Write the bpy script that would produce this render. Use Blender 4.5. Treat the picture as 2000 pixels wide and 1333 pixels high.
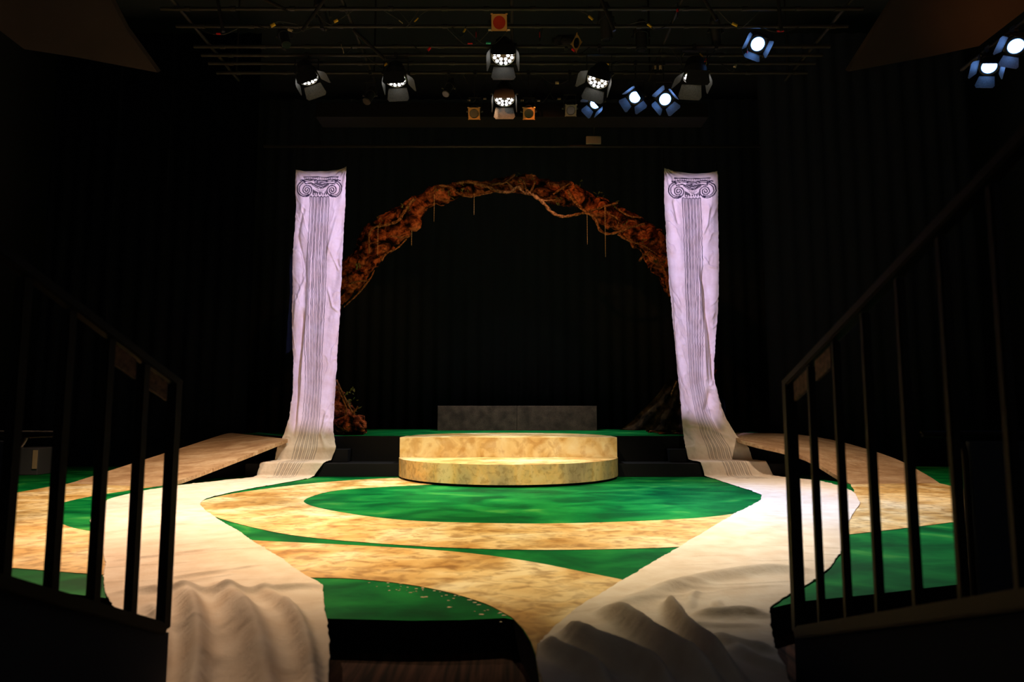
import bpy, bmesh, math, random
import numpy as np
from mathutils import Vector, Matrix, noise as mnoise
from mathutils.geometry import tessellate_polygon

random.seed(7)
rng = np.random.default_rng(7)
SC = bpy.context.scene
COL = SC.collection
for o in list(bpy.data.objects):
    bpy.data.objects.remove(o)

# ------------------------------------------------------------------ camera
F = 1333.0
TH = math.atan((804 - 666.5) / F)
CAM = Vector((0, 0, 1.0))
FWD = Vector((0, math.cos(TH), math.sin(TH)))
UPV = Vector((0, -math.sin(TH), math.cos(TH)))
RT = Vector((1, 0, 0))
cd = bpy.data.cameras.new('camera')
cam = bpy.data.objects.new('camera', cd)
COL.objects.link(cam)
cam.location = CAM
cam.rotation_euler = (math.pi / 2 + TH, 0, 0)
cd.sensor_width = 36
cd.lens = 36 * F / 2000
cd.clip_start = 0.05
cd.clip_end = 100
cd.dof.use_dof = True
cd.dof.focus_distance = 9.5
cd.dof.aperture_fstop = 2.2
SC.camera = cam

# ------------------------------------------------------------------ world, exposure
w = bpy.data.worlds.new('dark_house')
SC.world = w
w.use_nodes = True
w.node_tree.nodes['Background'].inputs[0].default_value = (0.9, 0.85, 0.8, 1)
w.node_tree.nodes['Background'].inputs[1].default_value = 0.034
SC.view_settings.view_transform = 'Standard'
SC.view_settings.look = 'None'
SC.view_settings.exposure = 0.0
SC.view_settings.gamma = 1.0
SC.view_settings.use_curve_mapping = False
SC.cycles.use_denoising = True
SC.cycles.max_bounces = 5
SC.cycles.diffuse_bounces = 3
SC.cycles.sample_clamp_indirect = 3.0


def spot(name, loc, target, power, color, size=45, blend=0.5, radius=0.06, parent=None):
    l = bpy.data.lights.new(name, 'SPOT')
    l.energy = power
    l.color = color
    l.spot_size = math.radians(size)
    l.spot_blend = blend
    l.shadow_soft_size = radius
    o = bpy.data.objects.new(name, l)
    COL.objects.link(o)
    o.location = loc
    d = Vector(target) - Vector(loc)
    o.rotation_euler = d.to_track_quat('-Z', 'Y').to_euler()
    return o


WARM = (1.0, 0.79, 0.46)
WHITE = (1.0, 0.88, 0.70)
LAV = (0.63, 0.52, 1.0)
# stage wash: bright centre up by the steps, falling off toward the front and the sides
spot('front_light_centre', (-1.9, 3.9, 6.6), (-0.5, 9.5, 0.1), 2500, WARM, 36, 1.0, 0.08)
spot('front_light_centre_right', (2.2, 3.8, 6.4), (0.9, 8.6, 0.0), 1500, WHITE, 36, 1.0, 0.08)
spot('top_light_back', (-1.6, 8.6, 5.6), (-3.0, 8.4, 0), 2100, (1.0, 0.90, 0.74), 66, 1.0, 0.08)
spot('top_light_right', (2.4, 8.8, 5.6), (3.0, 7.6, 0), 1000, (1.0, 0.90, 0.82), 66, 1.0, 0.08)
spot('top_light_front', (0.2, 7.2, 5.8), (0.1, 6.0, 0), 1850, WARM, 52, 0.7, 0.08)
spot('back_light_right', (3.4, 9.2, 5.6), (2.4, 6.0, 0), 1450, (0.97, 0.93, 0.95), 42, 1.0, 0.08)
spot('step_fill_light', (-0.2, 10.7, 5.2), (-0.2, 9.6, 0.1), 1700, (1.0, 0.92, 0.76), 46, 1.0, 0.05)  # fill lamp added to brighten the step tread, no lantern behind it
spot('cool_light_right', (1.9, 9.3, 5.6), (2.5, 8.0, 0), 1300, (0.05, 0.35, 1.0), 42, 1.0, 0.06)
spot('back_light_left', (-4.6, 8.4, 5.4), (-2.8, 5.3, 0), 3100, (1.0, 0.66, 0.42), 44, 1.0, 0.08)
spot('side_light_left', (-3.6, 7.3, 5.8), (-5.0, 9.0, 0), 1300, (1.0, 0.66, 0.40), 60, 1.0, 0.1)
spot('side_light_right', (3.9, 7.3, 5.8), (5.0, 9.3, 0.2), 1200, (1.0, 0.74, 0.52), 60, 1.0, 0.1)
# lavender specials on the two hanging cloths (their shutters are built with the lanterns below)
LAV_L = (Vector((0.6, 4.6, 5.4)), [(581, 344), (684, 344), (664, 846), (566, 836)])
LAV_R = (Vector((-0.6, 4.6, 5.4)), [(1296, 347), (1396, 347), (1408, 826), (1324, 806)])
for nm, (lc, qd), pw in (('lavender_special_left', LAV_L, 3700), ('lavender_special_right', LAV_R, 3700)):
    sg = -1 if 'left' in nm else 1
    spot(nm, lc, (sg * 3.0, 11.1, 3.0), pw, LAV, 36, 0.3, 0.005)
# amber glow on the arch
spot('amber_special_left', (1.2, 7.5, 5.9), (-1.7, 12.2, 3.9), 480, (1.0, 0.40, 0.12), 30, 1.0, 0.04)
spot('amber_special_right', (-1.2, 7.5, 5.9), (1.6, 12.2, 4.3), 480, (1.0, 0.36, 0.10), 30, 1.0, 0.04)
spot('amber_foot_light', (0.5, 9.8, 5.9), (-2.70, 12.0, 0.9), 420, (1.0, 0.42, 0.16), 16, 1.0, 0.04)
spot('arch_foot_fill_right', (-0.5, 9.8, 5.9), (2.6, 12.0, 0.9), 110, (1.0, 0.55, 0.3), 18, 1.0, 0.04)  # added fill without a lantern, lifts the dark right foot of the arch
spot('deck_fill_light', (0.0, 13.4, 5.6), (0.0, 13.1, 0.6), 900, (0.9, 0.95, 1.0), 84, 1.0, 0.06)  # fill lamp added above the deck to brighten its green top
spot('low_box_fill_light', (0.1, 10.3, 5.5), (0.1, 14.0, 0.8), 380, (1.0, 0.72, 0.55), 70, 1.0, 0.06)  # added fill so the dark boxes at the back of the deck show


# ------------------------------------------------------------------ helpers
def P(px, py, Y=None, z=None):
    d = FWD * F + RT * (px - 1000) + UPV * (666.5 - py)
    t = (Y / d.y) if Y is not None else (z - CAM.z) / d.z
    return CAM + d * t


def proj(A):
    A = np.asarray(A) - np.array(CAM)
    f = A @ np.array(FWD)
    u = A @ np.array(UPV)
    return 1000 + F * A[..., 0] / f, 666.5 - F * u / f


def tag(o, label, cat, group=None, kind=None):
    if label: o['label'] = label
    if cat: o['category'] = cat
    if group: o['group'] = group
    if kind: o['kind'] = kind
    return o


def empty(name, loc=(0, 0, 0)):
    o = bpy.data.objects.new(name, None)
    o.empty_display_size = 0.1
    COL.objects.link(o)
    o.location = loc
    return o


def obj(name, bm, mats, parent=None, smooth=False, matrix=None):
    me = bpy.data.meshes.new(name)
    if matrix is not None:
        bmesh.ops.transform(bm, matrix=matrix, verts=bm.verts)
    bmesh.ops.recalc_face_normals(bm, faces=bm.faces)
    bm.to_mesh(me)
    bm.free()
    if not isinstance(mats, (list, tuple)): mats = [mats]
    for m in mats: me.materials.append(m)
    if smooth:
        for p in me.polygons: p.use_smooth = True
    o = bpy.data.objects.new(name, me)
    COL.objects.link(o)
    if parent is not None:
        o.parent = parent
    return o


def struct(name, bm, m, **k):
    o = obj(name, bm, m, **k)
    o['kind'] = 'structure'
    return o


def bx(bm, a, b, bevel=0.0):
    r = bmesh.ops.create_cube(bm, size=1)
    vs = r['verts']
    for v in vs:
        v.co = Vector(((a[0] + b[0]) / 2 + v.co.x * (b[0] - a[0]),
                       (a[1] + b[1]) / 2 + v.co.y * (b[1] - a[1]),
                       (a[2] + b[2]) / 2 + v.co.z * (b[2] - a[2])))
    if bevel:
        es = list({e for v in vs for e in v.link_edges})
        bmesh.ops.bevel(bm, geom=es, offset=bevel, segments=2, affect='EDGES', profile=0.5)
    return bm


def prism(bm, pts, z0, z1, mi_top=None):
    """closed outline pts (x,y) extruded from z0 to z1; pts may carry own top z (x,y,z)"""
    top = [bm.verts.new((p[0], p[1], p[2] if len(p) > 2 else z1)) for p in pts]
    bot = [bm.verts.new((p[0], p[1], (p[2] - (z1 - z0)) if len(p) > 2 else z0)) for p in pts]
    n = len(pts)
    for i in range(n):
        bm.faces.new((top[i], bot[i], bot[(i + 1) % n], top[(i + 1) % n]))
    for a, b, c in tessellate_polygon([[Vector((p[0], p[1], 0)) for p in pts]]):
        try:
            f = bm.faces.new((top[a], top[b], top[c]))
            g = bm.faces.new((bot[c], bot[b], bot[a]))
        except ValueError:
            continue
        if mi_top is not None: f.material_index = mi_top
    return bm


def cyl(bm, a, b, r0, r1=None, seg=20, caps=True):
    a, b = Vector(a), Vector(b)
    r1 = r0 if r1 is None else r1
    d = (b - a).normalized()
    u = d.orthogonal().normalized()
    v = d.cross(u)
    A, B = [], []
    for i in range(seg):
        t = 2 * math.pi * i / seg
        q = u * math.cos(t) + v * math.sin(t)
        A.append(bm.verts.new(a + q * r0))
        B.append(bm.verts.new(b + q * r1))
    for i in range(seg):
        bm.faces.new((A[i], A[(i + 1) % seg], B[(i + 1) % seg], B[i]))
    if caps:
        bm.faces.new(A[::-1])
        bm.faces.new(B)
    return bm


def catmull(pts, n=8):
    pts = [Vector(p) for p in pts]
    out = []
    for i in range(len(pts) - 1):
        p0 = pts[max(i - 1, 0)]; p1 = pts[i]; p2 = pts[i + 1]; p3 = pts[min(i + 2, len(pts) - 1)]
        for k in range(n):
            t = k / n
            out.append(0.5 * ((2 * p1) + (p2 - p0) * t + (2 * p0 - 5 * p1 + 4 * p2 - p3) * t * t + (3 * p1 - p0 - 3 * p2 + p3) * t ** 3))
    out.append(pts[-1].copy())
    return out


def tube(bm, pts, rad, seg=8, ropy=0.0, turns=40.0, jit=0.0):
    """a tube along pts; rad is a number or f(t); ropy gives it twisted strands"""
    n = len(pts)
    u = None
    rings = []
    L = 0
    for i, p in enumerate(pts):
        p = Vector(p)
        d = (Vector(pts[min(i + 1, n - 1)]) - Vector(pts[max(i - 1, 0)])).normalized()
        if u is None: u = d.orthogonal().normalized()
        u = (u - d * u.dot(d)).normalized()
        v = d.cross(u)
        if i: L += (p - Vector(pts[i - 1])).length
        r = rad(i / (n - 1)) if callable(rad) else rad
        ring = []
        for k in range(seg):
            t = 2 * math.pi * k / seg
            rr = r * (1 + ropy * math.cos(2 * (t + L * turns))) + (random.uniform(-jit, jit) if jit else 0)
            ring.append(bm.verts.new(p + (u * math.cos(t) + v * math.sin(t)) * rr))
        rings.append(ring)
    for a, b in zip(rings, rings[1:]):
        for k in range(seg):
            bm.faces.new((a[k], a[(k + 1) % seg], b[(k + 1) % seg], b[k]))
    bm.faces.new(rings[0][::-1])
    bm.faces.new(rings[-1])
    return bm


# ------------------------------------------------------------------ materials
def mat(name, base=(0.5, 0.5, 0.5), rough=0.7, spec=0.3, metal=0.0, emit=None, es=0.0):
    m = bpy.data.materials.new(name)
    m.use_nodes = True
    b = m.node_tree.nodes['Principled BSDF']
    b.inputs['Base Color'].default_value = (*base, 1)
    b.inputs['Roughness'].default_value = rough
    b.inputs['Specular IOR Level'].default_value = spec
    b.inputs['Metallic'].default_value = metal
    if emit:
        b.inputs['Emission Color'].default_value = (*emit, 1)
        b.inputs['Emission Strength'].default_value = es
    return m


def noisy(name, stops, scale=3.0, stretch=(1, 1, 1), detail=6, rough=0.6, spec=0.3, dist=0.0,
          stops2=None, scale2=20, stretch2=(1, 1, 1), fac2=0.4, bump=0.0, bscale=60, rot=0.0):
    """noise-coloured principled material: stops = [(pos, rgb)...]"""
    m = mat(name, rough=rough, spec=spec)
    nt = m.node_tree
    N, L = nt.nodes, nt.links
    b = N['Principled BSDF']
    tc = N.new('ShaderNodeTexCoord')

    def layer(sc, st, stp, det):
        mp = N.new('ShaderNodeMapping')
        mp.inputs['Scale'].default_value = st
        mp.inputs['Rotation'].default_value = (0, 0, rot)
        L.new(tc.outputs['Object'], mp.inputs['Vector'])
        nz = N.new('ShaderNodeTexNoise')
        nz.inputs['Scale'].default_value = sc
        nz.inputs['Detail'].default_value = det
        nz.inputs['Distortion'].default_value = dist
        L.new(mp.outputs[0], nz.inputs['Vector'])
        cr = N.new('ShaderNodeValToRGB')
        e = cr.color_ramp.elements
        while len(e) < len(stp): e.new(0.5)
        for k, (p, c) in enumerate(stp):
            e[k].position = p
            e[k].color = (*c, 1)
        L.new(nz.outputs['Fac'], cr.inputs[0])
        return cr.outputs[0]
    c = layer(scale, stretch, stops, detail)
    if stops2:
        c2 = layer(scale2, stretch2, stops2, 8)
        mx = N.new('ShaderNodeMix')
        mx.data_type = 'RGBA'
        mx.blend_type = 'MULTIPLY'
        mx.inputs['Factor'].default_value = fac2
        L.new(c, mx.inputs['A'])
        L.new(c2, mx.inputs['B'])
        c = mx.outputs['Result']
    L.new(c, b.inputs['Base Color'])
    if bump:
        nz = N.new('ShaderNodeTexNoise')
        nz.inputs['Scale'].default_value = bscale
        nz.inputs['Detail'].default_value = 5
        L.new(tc.outputs['Object'], nz.inputs['Vector'])
        bp = N.new('ShaderNodeBump')
        bp.inputs['Strength'].default_value = bump
        bp.inputs['Distance'].default_value = 0.02
        L.new(nz.outputs['Fac'], bp.inputs['Height'])
        L.new(bp.outputs[0], b.inputs['Normal'])
    return m


M = {}
M['green'] = noisy('green_paint', [(0.34, (0.0006, 0.07, 0.017)), (0.47, (0.001, 0.125, 0.026)), (0.60, (0.008, 0.20, 0.038)), (0.74, (0.07, 0.32, 0.06))],
                   scale=1.7, stretch=(0.9, 1.3, 1), detail=9, rough=0.6, spec=0.03, dist=0.6,
                   stops2=[(0.3, (0.55, 0.6, 0.55)), (0.7, (1, 1, 1))], scale2=11, stretch2=(0.7, 1.3, 1), fac2=0.5)
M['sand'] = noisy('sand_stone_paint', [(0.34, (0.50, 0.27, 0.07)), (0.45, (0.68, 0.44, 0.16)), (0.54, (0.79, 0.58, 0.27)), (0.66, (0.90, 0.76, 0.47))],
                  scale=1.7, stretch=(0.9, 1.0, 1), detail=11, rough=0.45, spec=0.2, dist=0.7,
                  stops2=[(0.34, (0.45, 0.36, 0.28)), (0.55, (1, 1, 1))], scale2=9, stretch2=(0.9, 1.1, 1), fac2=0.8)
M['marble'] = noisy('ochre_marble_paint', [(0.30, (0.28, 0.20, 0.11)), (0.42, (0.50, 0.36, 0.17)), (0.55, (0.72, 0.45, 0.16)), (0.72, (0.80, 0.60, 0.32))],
                    scale=2.6, stretch=(1, 1, 0.6), detail=11, rough=0.5, dist=0.6,
                    stops2=[(0.36, (0.55, 0.50, 0.42)), (0.5, (1, 1, 1))], scale2=14, fac2=0.6)
M['marble_top'] = noisy('ochre_marble_riser', [(0.28, (0.50, 0.27, 0.08)), (0.42, (0.74, 0.50, 0.20)), (0.56, (0.86, 0.68, 0.36)), (0.72, (0.92, 0.80, 0.52))],
                        scale=3.4, detail=11, rough=0.5, dist=0.7,
                          stops2=[(0.38, (0.6, 0.42, 0.28)), (0.5, (1, 1, 1))], scale2=5, fac2=0.5)
M['ramp'] = noisy('ramp_sand_paint', [(0.30, (0.36, 0.21, 0.11)), (0.5, (0.52, 0.34, 0.19)), (0.72, (0.68, 0.50, 0.32))],
                  scale=2.5, stretch=(0.8, 2.4, 1), detail=9, rough=0.5, dist=0.6,
                  stops2=[(0.35, (0.6, 0.5, 0.42)), (0.6, (1, 1, 1))], scale2=22, stretch2=(0.4, 3, 1), fac2=0.8)
M['black'] = mat('black_paint', (0.007, 0.007, 0.008), 0.7, 0.12)
M['blackwall'] = mat('black_wall', (0.050, 0.057, 0.072), 0.95, 0.0)
M['velour'] = mat('black_velour', (0.035, 0.044, 0.066), 1.0, 0.0)
M['housefloor'] = noisy('dark_brown_carpet', [(0.35, (0.012, 0.008, 0.007)), (0.65, (0.050, 0.024, 0.018))], scale=6, stretch=(5, 0.25, 1), rough=0.9, spec=0.05)
M['railmetal'] = mat('black_rail_metal', (0.008, 0.007, 0.006), 0.5, 0.2)
M['railplate'] = noisy('brown_worn_plate', [(0.35, (0.05, 0.022, 0.012)), (0.65, (0.16, 0.08, 0.05))], scale=50, rough=0.6)
M['bark'] = noisy('red_brown_bark', [(0.38, (0.006, 0.003, 0.002)), (0.47, (0.10, 0.026, 0.010)), (0.56, (0.34, 0.095, 0.036)), (0.72, (0.55, 0.20, 0.08))],
                  scale=3.0, detail=12, rough=0.95, spec=0.05, dist=2.0, bump=1.0, bscale=26,
                  stops2=[(0.42, (0.05, 0.05, 0.05)), (0.55, (1, 1, 1))], scale2=8, fac2=0.55)
M['mosscloth'] = noisy('dark_moss_cloth', [(0.4, (0.012, 0.010, 0.006)), (0.6, (0.09, 0.055, 0.028)), (0.75, (0.20, 0.13, 0.06))], scale=6, detail=8, rough=0.95, spec=0.05, bump=0.8, bscale=25)
M['vine'] = noisy('brown_vine_rope', [(0.35, (0.05, 0.020, 0.008)), (0.65, (0.36, 0.17, 0.07))], scale=30, rough=0.85, spec=0.1)
M['leaf'] = mat('olive_leaf', (0.10, 0.13, 0.03), 0.6, 0.3)
M['string'] = mat('pale_string', (0.55, 0.42, 0.22), 0.5, 0.4)
M['bench'] = noisy('dark_brown_speckled_panel', [(0.35, (0.045, 0.030, 0.022)), (0.65, (0.11, 0.075, 0.055))], scale=5, rough=0.8,
                   stops2=[(0.4, (0.5, 0.5, 0.5)), (0.6, (1, 1, 1))], scale2=60, fac2=0.7)
M['fixture'] = mat('black_lantern_metal', (0.020, 0.020, 0.020), 0.5, 0.4)
M['door_in'] = noisy('grey_flap_metal', [(0.4, (0.05, 0.05, 0.045)), (0.6, (0.09, 0.09, 0.08))], scale=90, rough=0.55, spec=0.4)
M['chrome'] = mat('bright_rim_metal', (0.5, 0.5, 0.5), 0.25, 0.5, 1.0)
M['ledcell'] = mat('white_led_cell', (0.8, 0.8, 0.8), 0.3, 0.5, 0, (1.0, 0.97, 0.92), 3.2)
M['lensglass'] = mat('dark_lens_glass', (0.02, 0.02, 0.025), 0.08, 0.6)
M['bluelens'] = mat('blue_white_lens', (0.8, 0.8, 0.8), 0.2, 0.5, 0, (0.16, 0.38, 1.0), 13.0)
M['orangeframe'] = mat('orange_brown_gel_frame', (0.55, 0.27, 0.07), 0.5, 0.4)
M['greyframe'] = mat('grey_gel_frame', (0.16, 0.15, 0.12), 0.5, 0.4)
M['redgel'] = mat('red_gel', (0.45, 0.03, 0.01), 0.25, 0.5)
M['pipe'] = mat('dark_pipe_metal', (0.020, 0.018, 0.016), 0.5, 0.35)
M['yellow'] = mat('yellow_tape', (0.75, 0.42, 0.02), 0.5, 0.3)
M['red'] = mat('red_tape', (0.7, 0.02, 0.02), 0.5, 0.3)
M['cream'] = mat('cream_tape', (0.6, 0.45, 0.28), 0.5, 0.3)
M['teal'] = mat('teal_tape', (0.05, 0.5, 0.35), 0.5, 0.3)
M['panel'] = noisy('brown_ceiling_panel', [(0.3, (0.10, 0.075, 0.05)), (0.7, (0.14, 0.10, 0.065))], scale=1.2, rough=0.8, spec=0.1)
M['cabinet'] = mat('grey_cabinet', (0.10, 0.10, 0.12), 0.6, 0.3)


def calico(name):
    m = mat(name, (0.8, 0.72, 0.6), 0.9, 0.05)
    nt = m.node_tree
    N, L = nt.nodes, nt.links
    b = N['Principled BSDF']
    tc = N.new('ShaderNodeTexCoord')
    nz = N.new('ShaderNodeTexNoise')
    nz.inputs['Scale'].default_value = 5
    nz.inputs['Detail'].default_value = 8
    L.new(tc.outputs['Object'], nz.inputs['Vector'])
    cr = N.new('ShaderNodeValToRGB')
    cr.color_ramp.elements[0].position = 0.3
    cr.color_ramp.elements[0].color = (0.66, 0.54, 0.42, 1)
    cr.color_ramp.elements[1].position = 0.7
    cr.color_ramp.elements[1].color = (0.78, 0.69, 0.58, 1)
    L.new(nz.outputs['Fac'], cr.inputs[0])
    at = N.new('ShaderNodeAttribute')
    at.attribute_name = 'ink'
    mx = N.new('ShaderNodeMix')
    mx.data_type = 'RGBA'
    L.new(at.outputs['Fac'], mx.inputs['Factor'])
    L.new(cr.outputs[0], mx.inputs['A'])
    mx.inputs['B'].default_value = (0.022, 0.016, 0.028, 1)
    L.new(mx.outputs['Result'], b.inputs['Base Color'])
    n2 = N.new('ShaderNodeTexNoise')
    n2.inputs['Scale'].default_value = 26
    n2.inputs['Detail'].default_value = 6
    L.new(tc.outputs['Object'], n2.inputs['Vector'])
    bp = N.new('ShaderNodeBump')
    bp.inputs['Strength'].default_value = 0.35
    bp.inputs['Distance'].default_value = 0.012
    L.new(n2.outputs['Fac'], bp.inputs['Height'])
    L.new(bp.outputs[0], b.inputs['Normal'])
    return m


M['calico'] = calico('cream_calico')

# ------------------------------------------------------------------ room shell
FZ = -0.155
bm = bmesh.new(); bx(bm, (-11, -3, FZ - 0.1), (11, 17, FZ)); struct('floor', bm, M['housefloor'])
bm = bmesh.new(); bx(bm, (-11, 16.2, FZ), (11, 16.4, 9.2)); struct('wall_back', bm, M['blackwall'])
bm = bmesh.new(); bx(bm, (-11.2, -3, FZ), (-11, 16.4, 9.2)); struct('wall_left', bm, M['blackwall'])
bm = bmesh.new(); bx(bm, (11, -3, FZ), (11.2, 16.4, 9.2)); struct('wall_right', bm, M['blackwall'])
bm = bmesh.new(); bx(bm, (-11.2, 2.0, 9.2), (11.2, 16.4, 9.4)); struct('ceiling', bm, M['blackwall'])

# ------------------------------------------------------------------ stage platform with painted floor
def G(px, py, z=0.0):
    p = P(px, py, z=z)
    return (p.x, p.y)


front_px = [(-700, 1075), (-250, 1115), (0, 1145), (200, 1168), (420, 1193), (640, 1209), (800, 1213), (900, 1212), (985, 1208), (1003, 1211), (1022, 1232),
            (1036, 1255), (1045, 1280), (1052, 1330), (1060, 1480), (1500, 1480), (1512, 1330), (1508, 1240), (1500, 1190), (1560, 1176), (1700, 1162), (1890, 1140), (2120, 1112), (2600, 1060)]
STAGE = [G(*p) for p in front_px]
STAGE = STAGE + [(9.5, STAGE[-1][1] + 1), (9.5, 12.6), (-9.5, 12.6), (-9.5, STAGE[0][1] + 1)]
stage = empty('stage_platform', (0, 7, FZ))
tag(stage, 'low thrust stage platform with green floor and winding sand coloured painted path', 'stage')


def child(o, root):
    o.parent = root
    o.matrix_parent_inverse = root.matrix_world.inverted() if False else Matrix.Translation(-Vector(root.location))
    return o


bm = bmesh.new()
prism(bm, STAGE, FZ, 0.0, mi_top=1)
o = child(obj('stage_floor', bm, [M['black'], M['green']]), stage)


def smooth_loop(px, closed=True, n=5):
    pts = [Vector((a, b, 0)) for a, b in px]
    m = len(pts)
    out = []
    for i in range(m):
        p0, p1, p2, p3 = pts[(i - 1) % m], pts[i], pts[(i + 1) % m], pts[(i + 2) % m]
        for k in range(n):
            t = k / n
            q = 0.5 * ((2 * p1) + (p2 - p0) * t + (2 * p0 - 5 * p1 + 4 * p2 - p3) * t * t + (3 * p1 - p0 - 3 * p2 + p3) * t ** 3)
            out.append((q.x, q.y))
    return out


def densify(px, n=6):
    """smooth an open pixel polyline"""
    return [(q.x, q.y) for q in catmull([(a, b, 0) for a, b in px], n)]


# upper swirl: one winding band
b1_low = densify([(390, 984), (392, 997), (430, 1014), (500, 1033), (580, 1048), (700, 1060), (850, 1070), (1000, 1075), (1150, 1075), (1325, 1070), (1480, 1060), (1640, 1047), (1750, 1035), (1895, 1017), (2100, 990), (2400, 960)])
b1_right = [(2400, 945), (2100, 968), (1980, 968), (1900, 960), (1835, 945), (1748, 943), (1662, 946)]
b1_in = densify([(1662, 950), (1668, 960), (1655, 967), (1560, 985), (1440, 1004), (1350, 1014), (1200, 1021), (1050, 1024), (900, 1022), (800, 1018), (720, 1010), (640, 997), (600, 986), (597, 976), (640, 962), (700, 955), (790, 950), (860, 946), (880, 940)])
b1_top = densify([(860, 934), (783, 934), (700, 938), (620, 944), (540, 953), (450, 966), (400, 978), (390, 984)])
B1 = b1_low + b1_right + b1_in + b1_top[:-1]
# lower band
b2_top = densify([(-500, 990), (-100, 975), (15, 965), (68, 957), (132, 946), (210, 948), (300, 952)]) + densify([(300, 952), (180, 970), (110, 987), (96, 1001), (112, 1020), (150, 1034), (205, 1041), (350, 1047), (495, 1057), (600, 1062), (700, 1067), (850, 1076), (950, 1086), (1050, 1101), (1130, 1117), (1215, 1134), (1330, 1160), (1440, 1180), (1500, 1191)])[1:]
b2_end = [(1507, 1240), (1511, 1330), (1499, 1478), (1061, 1478), (1053, 1330), (1046, 1280), (1037, 1255), (1023, 1232), (1003, 1211)]
b2_low = densify([(998, 1207), (950, 1182), (880, 1160), (800, 1144), (700, 1133), (600, 1130), (400, 1130), (200, 1124), (10, 1110), (-500, 1075)])
B2 = b2_top + b2_end + b2_low


def paint_layer(name, loops, m, z0, z1):
    bm = bmesh.new()
    for lp in loops:
        prism(bm, [G(*p) for p in lp], z0, z1)
    o = child(obj(name, bm, m), stage)
    return o


o = paint_layer('painted_path', [B1], M['sand'], 0.0005, 0.004)
o['label'] = 'sand coloured stone-look path looping round the green oval'
o = paint_layer('painted_path', [B2], M['sand'], 0.0005, 0.004)
o['label'] = 'sand coloured stone-look path crossing the front of the stage'
# chipped paint specks along the front green patch
bm = bmesh.new()
for k in range(46):
    t = random.random()
    x = 720 + 270 * t
    y = 1137 + 62 * t * t + abs(random.gauss(6, 9))
    p = P(x, y, z=0)
    r = random.uniform(0.002, 0.007) * (1 + t)
    n = 7
    prism(bm, [(p.x + r * 1.4 * math.cos(a) * random.uniform(.6, 1.2), p.y + r * math.sin(a) * random.uniform(.6, 1.2)) for a in [2 * math.pi * i / n for i in range(n)]], 0.0002, 0.0022)
child(obj('paint_chips', bm, M['cream']), stage)['kind'] = 'stuff'

# ------------------------------------------------------------------ rear deck and steps
DY = 11.23
deck = empty('rear_deck', (0, 13, 0))
tag(deck, 'raised rear deck with thin green top and black front behind the steps', 'platform')
bm = bmesh.new()
prism(bm, [(-3.70, DY), (3.60, DY), (4.02, 12.85), (4.70, 13.1), (4.70, 15.4), (-4.85, 15.4), (-4.85, 12.32)], 0.0, 0.6, mi_top=1)
child(obj('deck_body', bm, [M['black'], M['green']]), deck)
bm = bmesh.new()
arc = [(-0.05 + 1.6 * math.cos(a), DY + 0.02 + 1.5 * math.sin(a)) for a in np.linspace(0, math.pi, 40)]
prism(bm, arc, 0.6005, 0.604)
child(obj('painted_path', bm, M['sand']), deck)['label'] = 'sand coloured painted half disc on the green deck'


def step(x0, x1, y0, y1, z0, z1, label):
    bm = bmesh.new()
    bx(bm, (x0, y0, z0), (x1, y1, z1), 0.006)
    return tag(obj('stage_step', bm, M['black']), label, 'step', 'black steps up to the rear deck')


step(-4.1, -1.74, 10.63, DY, 0, 0.2, 'long low black step left of the curved stone step')
step(1.64, 4.25, 10.63, DY, 0, 0.2, 'long low black step right of the curved stone step')
step(-3.75, -2.60, 10.93, DY, 0.2, 0.4, 'short upper black step under the left cloth')
step(2.50, 3.75, 10.93, DY, 0.2, 0.4, 'short upper black step under the right cloth')

# curved stone step and landing block
cx, cyy, R = -0.055, 10.80, 1.69
lo = empty('curved_step', (cx, 10.0, 0))
tag(lo, 'half round ochre stone-look step bulging onto the green floor', 'step')
a0 = math.asin((10.80 - 10.56) / R)
arc = [(cx + R * math.cos(a), cyy + R * math.sin(a)) for a in np.linspace(math.pi + a0, 2 * math.pi - a0, 72)]
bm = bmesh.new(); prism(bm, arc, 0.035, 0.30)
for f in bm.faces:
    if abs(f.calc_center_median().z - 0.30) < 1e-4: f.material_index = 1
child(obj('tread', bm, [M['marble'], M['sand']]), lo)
arc2 = [(cx + (R - .05) * math.cos(a), cyy + (R - .05) * math.sin(a)) for a in np.linspace(math.pi + a0, 2 * math.pi - a0, 60)]
bm = bmesh.new(); prism(bm, arc2, 0.004, 0.035)
child(obj('toe_kick', bm, M['black']), lo)['label'] = 'black recessed base strip'
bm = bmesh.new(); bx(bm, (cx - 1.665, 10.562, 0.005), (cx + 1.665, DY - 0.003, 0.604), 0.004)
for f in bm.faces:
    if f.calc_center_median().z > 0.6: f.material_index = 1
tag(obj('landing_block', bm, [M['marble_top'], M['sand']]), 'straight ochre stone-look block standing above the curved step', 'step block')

# dark boxes at the back of the deck
for x0, x1, lab in ((-1.56, 0.10, 'dark brown box on the rear deck, left half of the pair'), (0.106, 1.78, 'dark brown box on the rear deck, right half of the pair')):
    bm = bmesh.new(); bx(bm, (x0, 14.4, 0.6), (x1, 15.0, 1.115), 0.004)
    tag(obj('low_box', bm, M['bench']), lab, 'box', 'dark boxes behind the steps')

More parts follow.
